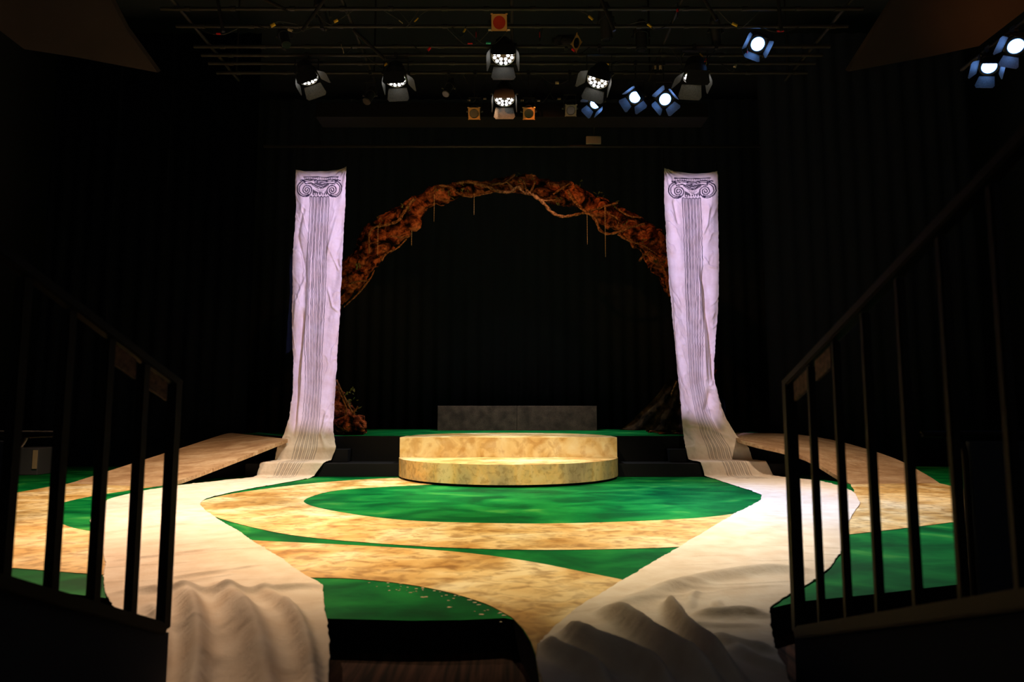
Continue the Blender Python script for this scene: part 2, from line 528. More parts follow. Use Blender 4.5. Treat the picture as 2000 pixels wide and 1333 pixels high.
# ------------------------------------------------------------------ ramps
def ramp(name, near, far, label):
    n = 40
    N_ = catmull([P(a, b, z=z) for a, b, z in near], 10)
    F_ = catmull([P(a, b, z=z) for a, b, z in far], 10)

    def res(pts):
        d = [0]
        for a, b in zip(pts, pts[1:]): d.append(d[-1] + (b - a).length)
        out = []
        for i in range(n + 1):
            s = d[-1] * i / n
            j = max(k for k in range(len(d)) if d[k] <= s + 1e-9)
            j = min(j, len(pts) - 2)
            t = (s - d[j]) / max(d[j + 1] - d[j], 1e-9)
            out.append(pts[j].lerp(pts[j + 1], t))
        return out
    N_, F_ = res(N_), res(F_)
    root = empty(name, (N_[n // 2].x, N_[n // 2].y, 0))
    tag(root, label, 'ramp')
    bm = bmesh.new()
    T = 0.055
    rows = []
    for a, b in zip(N_, F_):
        za, zb = max(a.z, 0.006), max(b.z, 0.006)
        rows.append([bm.verts.new((a.x, a.y, za)), bm.verts.new((b.x, b.y, zb)), bm.verts.new((b.x, b.y, max(zb - T, 0.001))), bm.verts.new((a.x, a.y, max(za - T, 0.001)))])
    for r, s in zip(rows, rows[1:]):
        for k in range(4):
            bm.faces.new((r[k], r[(k + 1) % 4], s[(k + 1) % 4], s[k]))
    bm.faces.new(rows[0]); bm.faces.new(rows[-1][::-1])
    child(obj('ramp_surface', bm, M['ramp']), root)
    bm = bmesh.new()
    rows = []
    for a, b in zip(N_, F_):
        a2 = a.lerp(b, 0.30); b2 = b.lerp(a, 0.12)
        za, zb = max(a2.z - T - .002, 0.0005), max(b2.z - T - .002, 0.0005)
        rows.append([bm.verts.new((a2.x, a2.y, za)), bm.verts.new((b2.x, b2.y, zb)), bm.verts.new((b2.x, b2.y, 0.0)), bm.verts.new((a2.x, a2.y, 0.0))])
    for r, s in zip(rows, rows[1:]):
        for k in range(4):
            bm.faces.new((r[k], r[(k + 1) % 4], s[(k + 1) % 4], s[k]))
    bm.faces.new(rows[0]); bm.faces.new(rows[-1][::-1])
    child(obj('skirt', bm, M['black']), root)
    return root


ramp('stage_ramp', [(562, 858, 0.565), (460, 898, 0.30), (356, 937, 0.07), (300, 952, 0.0)],
     [(462, 847.5, 0.6), (440, 848, 0.6), (360, 873.5, 0.42), (240, 911.5, 0.19), (132, 946, 0.0)],
     'straight sand coloured ramp at left rising to the rear deck')
ramp('stage_ramp', [(1440, 858, 0.575), (1480, 869, 0.50), (1528, 880, 0.42), (1576, 895, 0.32), (1625, 924, 0.12), (1662, 947, 0.0)],
     [(1428, 846, 0.6), (1470, 846, 0.6), (1555, 849, 0.58), (1640, 863, 0.46), (1740, 893, 0.26), (1810, 928, 0.08), (1835, 945, 0.0)],
     'curved sand coloured ramp at right sweeping down from the rear deck')


# ------------------------------------------------------------------ cloths
def vnoise(x, y, seed=0):
    x = np.asarray(x, float); y = np.asarray(y, float)
    r = np.random.default_rng(seed)
    T = r.random((256, 256))
    xi = np.floor(x).astype(int); yi = np.floor(y).astype(int)
    fx = x - xi; fy = y - yi
    fx = fx * fx * (3 - 2 * fx); fy = fy * fy * (3 - 2 * fy)
    g = lambda a, b: T[a % 256, b % 256]
    return (g(xi, yi) * (1 - fx) * (1 - fy) + g(xi + 1, yi) * fx * (1 - fy) + g(xi, yi + 1) * (1 - fx) * fy + g(xi + 1, yi + 1) * fx * fy) * 2 - 1


def fbm(x, y, seed=0, oct=4):
    s = 0; a = 1; t = 0
    for k in range(oct):
        s = s + a * vnoise(x * 2 ** k, y * 2 ** k, seed + k)
        t += a; a *= 0.5
    return s / t


def seg_dist(X, Z, pts):
    """distance of every (X,Z) to a polyline, signed side and the parameter along it"""
    best = np.full(X.shape, 1e9); par = np.zeros(X.shape); side = np.zeros(X.shape)
    n = len(pts) - 1
    for i in range(n):
        ax, az = pts[i]; bx_, bz = pts[i + 1]
        dx, dz = bx_ - ax, bz - az
        L2 = dx * dx + dz * dz + 1e-12
        t = np.clip(((X - ax) * dx + (Z - az) * dz) / L2, 0, 1)
        d = np.hypot(X - (ax + t * dx), Z - (az + t * dz))
        m = d < best
        best = np.where(m, d, best)
        par = np.where(m, (i + t) / n, par)
        side = np.where(m, np.sign((X - ax) * dz - (Z - az) * dx), side)
    return best, par, side


def inside(X, Y, poly):
    c = np.zeros(X.shape, bool)
    n = len(poly)
    for i in range(n):
        x1, y1 = poly[i]; x2, y2 = poly[(i + 1) % n]
        if y1 == y2: continue
        m = ((y1 > Y) != (y2 > Y)) & (X < (x2 - x1) * (Y - y1) / (y2 - y1) + x1)
        c ^= m
    return c


def ink_capital(A, B, dx=0.0, dy=0.0, fl=(0.285, 0.69), ytop=384.0):
    """drawing of the column: A = 100*u (cloth width), B = height in the same units as the photo"""
    ink = np.zeros(A.shape)
    A0 = A - dx; B0 = B - dy

    def line(pts, wd=0.75, s=1.0):
        nonlocal ink
        wd = wd * 1.5
        pts = [(p[0], p[1]) for p in pts]
        xs = [p[0] for p in pts]; ys = [p[1] for p in pts]
        m = (A0 > min(xs) - 4) & (A0 < max(xs) + 4) & (B0 > min(ys) - 4) & (B0 < max(ys) + 4)
        if not m.any(): return
        d, _, _ = seg_dist(A0[m], B0[m], pts)
        v = s * np.clip((wd - d) / 0.5 + 0.5, 0, 1)
        ink[m] = np.maximum(ink[m], v)

    def area(pts, s=1.0):
        nonlocal ink
        ink = np.where(inside(A0, B0, pts), np.maximum(ink, s), ink)

    sp = lambda pts, n=8: [(q.x, q.y) for q in catmull([(a, b, 0) for a, b in pts], n)]
    # coordinates: x from cloth left edge (0..100), y = photo height
    for sgn, c in ((1, 23.5), (-1, 73.5)):
        cy_ = 372
        # inner scroll
        q = []
        for k in range(90):
            t = k / 89
            r = 1.6 + 9.6 * t ** 1.15
            a = -math.pi * 0.2 + t * 2 * math.pi * 2.35
            q.append((c + sgn * r * math.cos(a) * 0.98, cy_ + r * math.sin(a)))
        line(q, 0.7)
        # outer double scroll
        for rr, off, ww in ((15.5, -3.4, 0.75), (12.4, -2.6, 0.6)):
            q = [(c + sgn * off + rr * math.cos(a) * sgn, cy_ - 2.5 + rr * math.sin(a)) for a in np.linspace(math.radians(60), math.radians(265), 40)]
            line(q, ww)
    line(sp([(11, 353), (30, 351), (50, 354), (70, 351.5), (88, 353)]), 0.8)
    line(sp([(16, 355.5), (33, 354), (50, 357), (68, 354.5), (83, 355.5)]), 0.6)
    line(sp([(20, 360), (30, 358.5), (37, 361), (45, 365.5), (54, 366), (62, 361.5), (68, 359), (78, 360)]), 0.8)
    line(sp([(33, 361), (40, 366), (46, 368.5), (54, 368.5), (60, 365), (66, 362)]), 0.5)
    area(sp([(36, 358.5), (43, 357.5), (52, 359), (62, 357.5), (66, 358), (60, 361), (53, 364), (45, 363.5)], 4), 0.9)
    # dentil band at the top
    area([(17, 345.6), (50, 346.8), (83, 345.6), (83, 351), (50, 352), (17, 351)], 0.55)
    line([(16, 346), (50, 347.2), (84, 346)], 0.7)
    for k in range(15):
        x = 20 + k * 4.3
        m = (np.hypot((A0 - x) / 1.3, (B0 - 349.3) / 1.4) < 1)
        ink = np.where(m, 0.12, ink)
    # leaf and darts between the scrolls
    area([(35, 370.5), (41, 374), (47, 377), (35, 377.5)], 0.9)
    area([(64, 371), (60, 374), (57, 377), (65, 377.5)], 0.7)
    for a in (-1.0, -0.5, 0, 0.5, 1.0):
        line([(50.5 + 1.5 * a, 376), (50.5 + 7 * a, 369.5 + 1.5 * abs(a))], 0.35, 0.7)
    area([(35, 377.2), (64, 377.2), (64, 382), (35, 382)], 0.95)
    for k in range(6):
        x = 38.5 + k * 4.4
        m = (np.abs(A0 - x) < 1.2) & (np.abs(B0 - 379.8) < 1.5)
        ink = np.where(m, 0.05, ink)
    # flutes
    f0, f1 = fl[0] * 100, fl[1] * 100
    fw = (f1 - f0) / 6
    yb = 935.0
    fade = np.clip(1 - (B - 560) / 900, 0.35, 1.0)
    brk = 0.82 + 0.18 * vnoise(B / 9.0, A / 3.0, 5)
    for k in range(6):
        c = f0 + fw * (k + 0.5) + 0.35 * np.sin(B / 60.0 + k)
        hw = fw * 0.30
        for s in (-1, 1):
            d = np.abs(A - (c + s * hw))
            v = np.clip((0.78 - d) / 0.6 + 0.5, 0, 1) * fade * brk
            ink = np.where((B > ytop + 2 + dy * 0) & (B < yb), np.maximum(ink, v), ink)
        d = np.abs(np.hypot((A - c), (B - ytop - 2.2)) - hw)
        v = np.clip((0.9 - d) / 0.5 + 0.5, 0, 1)
        ink = np.where((B <= ytop + 2.4) & (B > ytop - 2.5) & (np.abs(A - c) < hw + 1), np.maximum(ink, v), ink)
        # shadowed side of each flute near the top
        v = np.where((A > c - hw) & (A < c), 0.55, 0) * np.clip(1 - (B - ytop) / 14, 0, 1)
        ink = np.where(B > ytop, np.maximum(ink, v), ink)
    return np.clip(ink, 0, 1)


def support(X, Y):
    on = np.zeros(X.shape, bool)
    for a in range(8):
        on |= inside(X + 0.05 * math.cos(a * math.pi / 4), Y + 0.05 * math.sin(a * math.pi / 4), STAGE)
    z = np.where(on, 0.0055, FZ + 0.004)
    return z


def cloth(rows, label, ridges_h, ridges_f, inkargs, sag, seed, nu=130):
    """rows of (left px, right px, 'Y'/'z', value left, value right)"""
    Ls, Rs = [], []
    for l, r, k, vl, vr in rows:
        Ls.append(P(*l, **{k: vl})); Rs.append(P(*r, **{k: vr}))
    Ls = np.array([tuple(v) for v in Ls]); Rs = np.array([tuple(v) for v in Rs])
    mid = (Ls + Rs) / 2
    seg = np.maximum(np.linalg.norm(np.diff(mid, axis=0), axis=1), np.maximum(np.linalg.norm(np.diff(Ls, axis=0), axis=1), np.linalg.norm(np.diff(Rs, axis=0), axis=1)) * 0.7)
    s = np.concatenate([[0], np.cumsum(seg)])
    V = np.arange(0, s[-1], 0.0115)
    L = np.stack([np.interp(V, s, Ls[:, k]) for k in range(3)], 1)
    Rr = np.stack([np.interp(V, s, Rs[:, k]) for k in range(3)], 1)

    def gsm(A, sig):
        k = int(sig * 3) + 1
        x = np.arange(-k, k + 1)
        g = np.exp(-x * x / (2 * sig * sig)); g /= g.sum()
        Ap = np.pad(A, ((k, k), (0, 0)), mode='reflect', reflect_type='odd')
        return np.stack([np.convolve(Ap[:, c], g, 'valid') for c in range(3)], 1)
    La, Lb, Ra, Rb = gsm(L, 1.2), gsm(L, 7), gsm(Rr, 1.2), gsm(Rr, 7)
    # stiff near the stairs, smooth elsewhere
    pyl = proj((L + Rr) / 2)[1]
    wst = np.clip(1 - np.abs(pyl - 903) / 45, 0, 1)
    wst = np.clip(wst * 2.2, 0, 1)[:, None]
    L = La * wst + Lb * (1 - wst); Rr = Ra * wst + Rb * (1 - wst)
    # frayed, wandering edges
    L[:, 0] += 0.012 * fbm(V * 3, V * 0, seed) + 0.004 * vnoise(V * 28, V * 0, seed + 3)
    Rr[:, 0] += 0.012 * fbm(V * 3, V * 0 + 9, seed) + 0.004 * vnoise(V * 28, V * 0 + 5, seed + 3)
    u = np.linspace(0, 1, nu)
    U, VV = np.meshgrid(u, V)
    W = L[:, None, :] * (1 - U[..., None]) + Rr[:, None, :] * U[..., None]
    W[..., 2] -= sag * 4 * U * (1 - U) * np.exp(-VV / 0.25)
    PX, PY = proj(W)
    hang = np.clip((885 - PY) / 30, 0, 1)
    stairs = ((PY >= 868) & (PY < 936)).astype(float)
    # base normals
    du = np.gradient(W, axis=1); dv = np.gradient(W, axis=0)
    Nn = np.cross(du, dv)
    Nn /= np.linalg.norm(Nn, axis=2, keepdims=True) + 1e-12
    flip = np.where((Nn @ np.array([0, -0.5, 0.8])) < 0, -1, 1)
    Nn *= flip[..., None]
    # hanging wrinkles: soft diagonal drags pulling to the corners plus long soft folds
    m = np.abs(U - 0.5)
    dg = 0.010 * fbm(U * 5 + np.sign(U - .5) * VV * 0.9, VV * 1.1 - m * 2.2, seed + 11, 3)
    dg += 0.012 * np.sin((m * 7 + VV * 1.5) * 2.2 + 2 * fbm(U * 2, VV, seed + 4)) * np.clip(m * 3 - 0.35, 0, 1)
    dg += 0.016 * fbm(U * 3.2, VV * 0.35, seed + 21, 2)
    crease = 1 - np.abs(fbm(U * 4 + VV * 1.3 * np.sign(U - .5), VV * 2.4, seed + 31, 3)) * 7
    dg += 0.009 * np.clip(crease, 0, 1) * np.clip(m * 4 - 0.5, 0, 1)
    disp = 1.7 * dg * hang
    X, Z, Y = W[..., 0], W[..., 2], W[..., 1]
    for pts, wd, amp in ridges_h:
        q = [P(a, b, Y=11.12) for a, b in pts]
        d, t, sd = seg_dist(X, Z, [(v.x, v.z) for v in q])
        disp += amp * np.exp(-(d / wd) ** 2) * np.clip(np.sin(np.clip(t, 0, 1) * math.pi) * 3, 0, 1) * hang
    # corner pulls at the top
    for cu in (0.0, 1.0):
        ang = np.arctan2(np.abs(U - cu) * 0.8, VV + 0.02)
        rad = np.hypot((U - cu) * 0.8, VV)
        disp += 0.012 * np.sin(ang * 16) * np.exp(-rad / 0.3) * np.clip(rad / 0.05, 0, 1)
    # floor wrinkles running across the cloth
    fl = (1 - hang) * (1 - stairs)
    fw = 0.006 * fbm(U * 1.2, VV * 4.2 + U * 0.8, seed + 41, 4) + 0.004 * np.clip(1 - np.abs(fbm(U * 1.3 + 7, VV * 3 + U, seed + 51, 3)) * 9, 0, 1)
    disp += fl * (1.7 * fw + 0.003)
    disp += stairs * 0.005 * fbm(U * 14, VV * 10, seed + 61, 2)
    zadd = np.zeros(X.shape)
    for pts, wd, amp, z0 in ridges_f:
        q = [P(a, b, z=z0) for a, b in pts]
        q = [(v.x, v.y) for v in catmull([(v.x, v.y, 0) for v in q], 4)]
        d, t, sd = seg_dist(X, Y, q)
        env = np.clip(np.sin(np.clip(t, 0.0, 1) * math.pi) * 1.4, 0.0, 1)
        zadd += amp * np.exp(-(d / wd) ** 2) * env * fl
    W = W + Nn * disp[..., None]
    W[..., 2] += zadd
    zz = W[..., 2].copy()
    for _ in range(10):
        zp = np.pad(zz, 1, mode='edge')
        zz = 0.5 * zz + 0.125 * (zp[:-2, 1:-1] + zp[2:, 1:-1] + zp[1:-1, :-2] + zp[1:-1, 2:])
    k = np.clip((PY - 1120) / 40, 0, 1)
    W[..., 2] = W[..., 2] * (1 - k) + zz * k
    sup = support(W[..., 0], W[..., 1])
    # soften the drop over the stage edge
    W[..., 2] = np.where(fl > 0, np.maximum(W[..., 2], sup + 0.003), W[..., 2])
    ink = np.zeros(X.shape)
    # the photo height of an undisturbed hanging sheet: used as the drawing's own vertical unit
    B = 330 + (PY - 330)
    ink = ink_capital(U * 100, B, **inkargs) * np.where(PY < 936, 1, 0)
    nv = len(V)
    verts = W.reshape(-1, 3)
    idx = np.arange(nv * nu).reshape(nv, nu)
    q = np.stack([idx[:-1, :-1], idx[:-1, 1:], idx[1:, 1:], idx[1:, :-1]], -1).reshape(-1, 4)
    me = bpy.data.meshes.new('painted_cloth')
    me.from_pydata(verts.tolist(), [], q.tolist())
    a = me.attributes.new('ink', 'FLOAT', 'POINT')
    a.data.foreach_set('value', ink.reshape(-1).astype(np.float32))
    me.polygons.foreach_set('use_smooth', [True] * len(q))
    me.materials.append(M['calico'])
    me.update()
    o = bpy.data.objects.new('painted_cloth', me)
    COL.objects.link(o)
    sm = o.modifiers.new('thickness', 'SOLIDIFY')
    sm.thickness = 0.002
    sm.offset = 0
    tag(o, label, 'cloth', 'painted column cloths')
    return o, Ls[0], Rs[0]


HY = 11.12
rowsL = [
    ((578, 332), (678, 327), 'Y', HY, HY), ((576, 420), (673, 420), 'Y', HY, HY), ((573, 500), (669, 520), 'Y', HY, HY),
    ((570, 600), (664, 620), 'Y', HY, HY), ((571, 700), (657, 700), 'Y', HY, HY), ((572, 760), (655, 770), 'Y', HY, HY),
    ((566, 815), (652, 820), 'Y', HY, HY), ((556, 845), (652, 850), 'Y', HY - .04, HY - .04), ((540, 874), (656, 874), 'Y', 10.90, 10.90),
    ((537, 899), (647, 899), 'Y', 10.89, 10.89), ((508, 904), (632, 904), 'Y', 10.60, 10.60), ((501, 930), (612, 931), 'Y', 10.58, 10.58),
    ((492, 933), (600, 936), 'z', .004, .004), ((420, 941), (520, 950), 'z', .004, .004), ((340, 950), (450, 963), 'z', .004, .004),
    ((270, 961), (402, 975), 'z', .004, .004), ((215, 975), (390, 985), 'z', .004, .004), ((190, 993), (402, 999), 'z', .004, .004),
    ((174, 1022), (424, 1014), 'z', .004, .004), ((190, 1045), (470, 1042), 'z', .004, .004), ((200, 1064), (500, 1062), 'z', .004, .004),
    ((203, 1100), (545, 1090), 'z', .004, .004), ((204, 1135), (592, 1122), 'z', .004, .004), ((206, 1163), (629, 1142), 'z', .004, .004),
    ((222, 1188), (632, 1170), 'z', .004, .006), ((240, 1206), (636, 1200), 'z', .0, .006), ((262, 1222), (640, 1232), 'z', -.015, 0),
    ((290, 1250), (645, 1262), 'z', -.04, -.03), ((290, 1300), (643, 1310), 'z', -.08, -.07), ((262, 1345), (640, 1350), 'z', -.12, -.12),
    ((200, 1430), (625, 1430), 'z', -.14, -.14)]
ridL = [([(606, 470), (603, 600), (590, 720), (577, 850)], 0.05, 0.05), ([(590, 600), (585, 700), (572, 860)], 0.045, -0.09),
        ([(640, 500), (660, 420)], 0.03, 0.03), ([(596, 400), (580, 460), (594, 520)], 0.03, -0.03),
        ([(642, 480), (662, 530)], 0.018, 0.025), ([(640, 800), (630, 850), (645, 880)], 0.03, 0.05),
        ([(598, 540), (580, 590), (574, 640)], 0.025, 0.03), ([(640, 560), (650, 600), (662, 610)], 0.02, 0.025)]
ridLf = [([(205, 1168), (260, 1158), (350, 1160), (440, 1166), (520, 1158), (600, 1150), (640, 1150)], 0.035, 0.035, 0.0),
         ([(180, 1010), (300, 1012), (420, 1005)], 0.05, 0.02, 0), ([(200, 1045), (320, 1030), (380, 1025)], 0.04, 0.02, 0),
         ([(210, 1100), (350, 1085), (470, 1070)], 0.03, 0.015, 0), ([(300, 1140), (430, 1120), (520, 1105)], 0.03, 0.016, 0),
         ([(352, 1150), (372, 1190), (385, 1250), (375, 1320), (345, 1430)], 0.050, 0.085, -0.0),
         ([(420, 1140), (455, 1180), (495, 1235), (520, 1300), (535, 1360), (545, 1430)], 0.060, 0.085, -0.0),
         ([(500, 1150), (560, 1195), (598, 1250), (615, 1320), (618, 1430)], 0.035, 0.060, -0.0),
         ([(290, 1200), (318, 1260), (290, 1400)], 0.03, 0.04, -0.05)]
clL, aL, bL = cloth(rowsL, 'left cream cloth with an inked column drawing, trailing down steps and off the stage', ridL, ridLf,
                    dict(dx=0, dy=0, fl=(0.285, 0.69), ytop=384), 0.05, 3)
rowsR = [
    ((1297, 329), (1400, 336), 'Y', HY, HY), ((1298, 400), (1402, 400), 'Y', HY, HY), ((1302, 480), (1404, 500), 'Y', HY, HY),
    ((1309, 580), (1403, 600), 'Y', HY, HY), ((1317, 670), (1397, 680), 'Y', HY, HY), ((1323, 740), (1396, 750), 'Y', HY, HY),
    ((1330, 800), (1412, 805), 'Y', HY, HY), ((1334, 845), (1434, 845), 'Y', HY - .04, HY - .04), ((1339, 873), (1463, 873), 'Y', 10.90, 10.90),
    ((1344, 898), (1470, 898), 'Y', 10.89, 10.89), ((1369, 903), (1497, 901), 'Y', 10.60, 10.60), ((1377, 931), (1511, 930), 'Y', 10.58, 10.58),
    ((1395, 936), (1545, 934), 'z', .004, .004), ((1430, 948), (1600, 940), 'z', .004, .004), ((1462, 958), (1645, 951), 'z', .004, .004),
    ((1489, 968), (1672, 965), 'z', .004, .004), ((1484, 979), (1681, 984), 'z', .004, .004), ((1463, 991), (1668, 1004), 'z', .004, .004),
    ((1440, 1002), (1656, 1022), 'z', .004, .004), ((1400, 1025), (1650, 1050), 'z', .004, .004), ((1340, 1062), (1643, 1082), 'z', .004, .004),
    ((1270, 1103), (1618, 1112), 'z', .004, .004), ((1215, 1135), (1590, 1136), 'z', .004, .004), ((1155, 1172), (1550, 1160), 'z', .004, .004),
    ((1110, 1205), (1502, 1188), 'z', .004, .004), ((1070, 1240), (1503, 1220), 'z', .004, .004), ((1048, 1272), (1512, 1262), 'z', .004, .004),
    ((1052, 1310), (1530, 1300), 'z', .004, .004), ((1060, 1350), (1546, 1345), 'z', .004, .004), ((1080, 1440), (1570, 1440), 'z', .004, .004)]
ridR = [([(1372, 520), (1380, 600), (1392, 690), (1396, 760)], 0.04, -0.09), ([(1366, 540), (1372, 640), (1380, 760)], 0.04, 0.05),
        ([(1310, 560), (1318, 700), (1330, 830)], 0.02, 0.04), ([(1315, 390), (1325, 440)], 0.025, -0.03),
        ([(1385, 400), (1380, 440), (1372, 460)], 0.025, 0.03), ([(1372, 500), (1386, 520), (1402, 524)], 0.02, 0.02),
        ([(1335, 830), (1380, 835), (1440, 868)], 0.03, 0.03), ([(1410, 850), (1380, 800), (1390, 760)], 0.05, -0.05)]
ridRf = [([(1180, 1200), (1300, 1158), (1400, 1133), (1500, 1120), (1590, 1116)], 0.07, 0.05, 0),
         ([(1500, 968), (1560, 964), (1660, 975)], 0.06, 0.02, 0), ([(1480, 985), (1560, 985), (1670, 992)], 0.06, 0.025, 0),
         ([(1170, 1196), (1215, 1222), (1290, 1275), (1370, 1330), (1430, 1400)], 0.042, 0.115, 0),
         ([(1312, 1178), (1312, 1205), (1345, 1250), (1400, 1300), (1470, 1370)], 0.036, 0.11, 0),
         ([(1350, 1203), (1400, 1208), (1450, 1206), (1515, 1210)], 0.028, 0.055, 0),
         ([(1335, 1225), (1400, 1228), (1520, 1226)], 0.025, 0.025, 0),
         ([(1400, 1175), (1405, 1192), (1440, 1200), (1500, 1196)], 0.022, 0.035, 0),
         ([(1110, 1235), (1130, 1262), (1220, 1300), (1290, 1345), (1340, 1420)], 0.040, 0.105, 0),
         ([(1065, 1265), (1090, 1285), (1160, 1320), (1200, 1380)], 0.03, 0.075, 0),
         ([(1380, 1245), (1450, 1268), (1520, 1278)], 0.03, 0.05, 0), ([(1430, 1270), (1480, 1300), (1540, 1315)], 0.03, 0.045, 0),
         ([(1365, 1160), (1350, 1175), (1352, 1195)], 0.018, 0.03, 0)]
clR, aR, bR = cloth(rowsR, 'right cream cloth with an inked column drawing, sweeping wide across the stage', ridR, ridRf,
                    dict(dx=3.0, dy=2.0, fl=(0.325, 0.695), ytop=386), 0.05, 23)


# ------------------------------------------------------------------ arch of bark, vines and drape
arch = empty('bark_arch', (0, 12.2, 0.6))
tag(arch, 'big rugged brown bark arch wound with vines behind the steps', 'arch')
inner = [(722, 846), (705, 820), (690, 800), (672, 770), (656, 740), (647, 690), (652, 640), (666, 603), (690, 580), (713, 558), (748, 511), (780, 478), (815, 449), (835, 415), (864, 398), (920, 385), (990, 376), (1030, 376), (1063, 393),
         (1110, 408), (1158, 425), (1200, 455), (1235, 488), (1265, 525), (1298, 556), (1330, 610), (1345, 680), (1328, 740), (1300, 785), (1270, 812), (1254, 846)]
outer = [(585, 846), (584, 820), (583, 790), (582, 750), (584, 700), (590, 650), (600, 610), (625, 570), (650, 540), (675, 510), (692, 485), (712, 450), (745, 420), (790, 392), (840, 366), (895, 357), (960, 350), (1004, 345), (1050, 350),
         (1115, 358), (1170, 378), (1215, 400), (1255, 425), (1298, 462), (1335, 510), (1370, 580), (1392, 680), (1394, 740), (1395, 790), (1396, 820), (1397, 846)]
AY = 12.2
I3 = catmull([P(a, b, Y=AY) for a, b in inner], 10)
O3 = catmull([P(a, b, Y=AY) for a, b in outer], 10)
seg = 28
bm = bmesh.new()
rings = []
for i, (a, b) in enumerate(zip(I3, O3)):
    c = (a + b) / 2
    h = (b - a) / 2
    hd = 0.24 + 0.25 * min(1, h.length)
    ring = []
    for k in range(seg):
        t = 2 * math.pi * k / seg
        q = c + h * math.cos(t) + Vector((0, 1, 0)) * hd * math.sin(t)
        nrm = (h.normalized() * math.cos(t) + Vector((0, 1, 0)) * math.sin(t))
        n1 = mnoise.fractal(q * 2.2, 1.0, 2.0, 5)
        n2 = mnoise.cell(q * 4.5) - 0.5
        q = q + nrm * (0.10 * n1 + 0.05 * n2 - 0.02)
        if q.z < 0.606: q.z = 0.606
        ring.append(bm.verts.new(q))
    rings.append(ring)
for a, b in zip(rings, rings[1:]):
    for k in range(seg):
        bm.faces.new((a[k], a[(k + 1) % seg], b[(k + 1) % seg], b[k]))
bm.faces.new(rings[0][::-1]); bm.faces.new(rings[-1])
bmesh.ops.subdivide_edges(bm, edges=bm.edges[:], cuts=1, use_grid_fill=True)
for v in bm.verts:
    if v.co.z > 0.62:
        nz = mnoise.fractal(v.co * 11, 0.8, 2.1, 4)
        v.co += Vector((nz, mnoise.noise(v.co * 13), mnoise.noise(v.co * 12 + Vector((5, 5, 5))))) * 0.032
child(obj('bark_body', bm, M['bark'], smooth=False), arch)

bm = bmesh.new()
bmesh.ops.create_icosphere(bm, subdivisions=5, radius=1)
fc = P(688, 826, Y=AY - 0.40)
for v in bm.verts:
    d = v.co.copy()
    r = 1 + 0.22 * mnoise.fractal(d * 1.6, 1.0, 2.0, 4) + 0.05 * mnoise.noise(d * 9)
    v.co = Vector((fc.x + d.x * 0.27 * r, fc.y + d.y * 0.24 * r, max(0.607, 0.74 + d.z * 0.20 * r)))
o = child(obj('bark_foot', bm, M['bark'], smooth=False), arch)
Z7 = lambda x, y: (640 + x * 0.35, 320 + y * 0.35)
vines = [
    [(720, 108), (800, 100), (880, 118), (940, 112), (990, 105), (1045, 58)],
    [(800, 102), (900, 130), (960, 155), (1020, 158), (1060, 130), (1100, 165), (1130, 158), (1160, 100)],
    [(620, 120), (680, 130), (730, 165), (790, 185), (850, 175), (920, 160)],
    [(490, 190), (455, 225), (420, 280), (390, 320), (330, 340), (255, 358), (232, 400), (232, 500)],
    [(460, 405), (400, 410), (340, 402)],
    [(120, 670), (180, 655), (230, 650), (260, 595)],
    [(230, 650), (200, 690), (160, 735), (90, 800)],
    [(1140, 170), (1200, 215), (1250, 270), (1310, 295), (1380, 285), (1450, 268), (1540, 240), (1620, 218)],
    [(1070, 80), (1100, 110), (1110, 160)],
    [(1260, 170), (1310, 135), (1350, 112)],
    [(1340, 150), (1370, 200), (1440, 270), (1490, 300), (1520, 370), (1570, 392), (1640, 375), (1700, 352), (1770, 335)],
    [(1545, 230), (1560, 270), (1620, 310), (1615, 360)],
    [(1740, 545), (1760, 515), (1800, 490)],
    [(1620, 395), (1680, 430), (1760, 455), (1830, 500)],
    [(1000, 100), (1040, 140), (1080, 120), (1150, 180), (1210, 205), (1290, 200)],
    [(300, 540), (330, 500), (390, 470), (440, 420)],
    [(1600, 240), (1680, 290), (1750, 300)],
]
for k, v in enumerate(vines):
    pts = []
    for j, (x, y) in enumerate(v):
        a, b = Z7(x, y)
        pts.append(P(a, b, Y=AY - 0.36 - 0.04 * math.sin(j * 1.7 + k)))
    pts = catmull(pts, 14)
    r = 0.030 if k in (0, 1, 3, 7, 10) else 0.019
    bm = bmesh.new()
    tube(bm, pts, lambda t, r=r: r * (1 - 0.45 * t), 10, 0.28, 22)
    child(obj('vine', bm, M['vine'], smooth=True), arch)
# vines on the feet
for v in ([(657, 742), (672, 775), (685, 800), (700, 825)], [(660, 760), (676, 800), (664, 842)], [(700, 795), (690, 812), (705, 842)],
          [(1300, 785), (1285, 815), (1262, 843)], [(1322, 745), (1300, 800), (1290, 843)], [(1340, 770), (1310, 820), (1320, 843)]):
    bm = bmesh.new()
    tube(bm, catmull([P(a, b, Y=AY - 0.50) for a, b in v], 10), 0.016, 8, 0.25, 25)
    child(obj('vine', bm, M['vine'], smooth=True), arch)
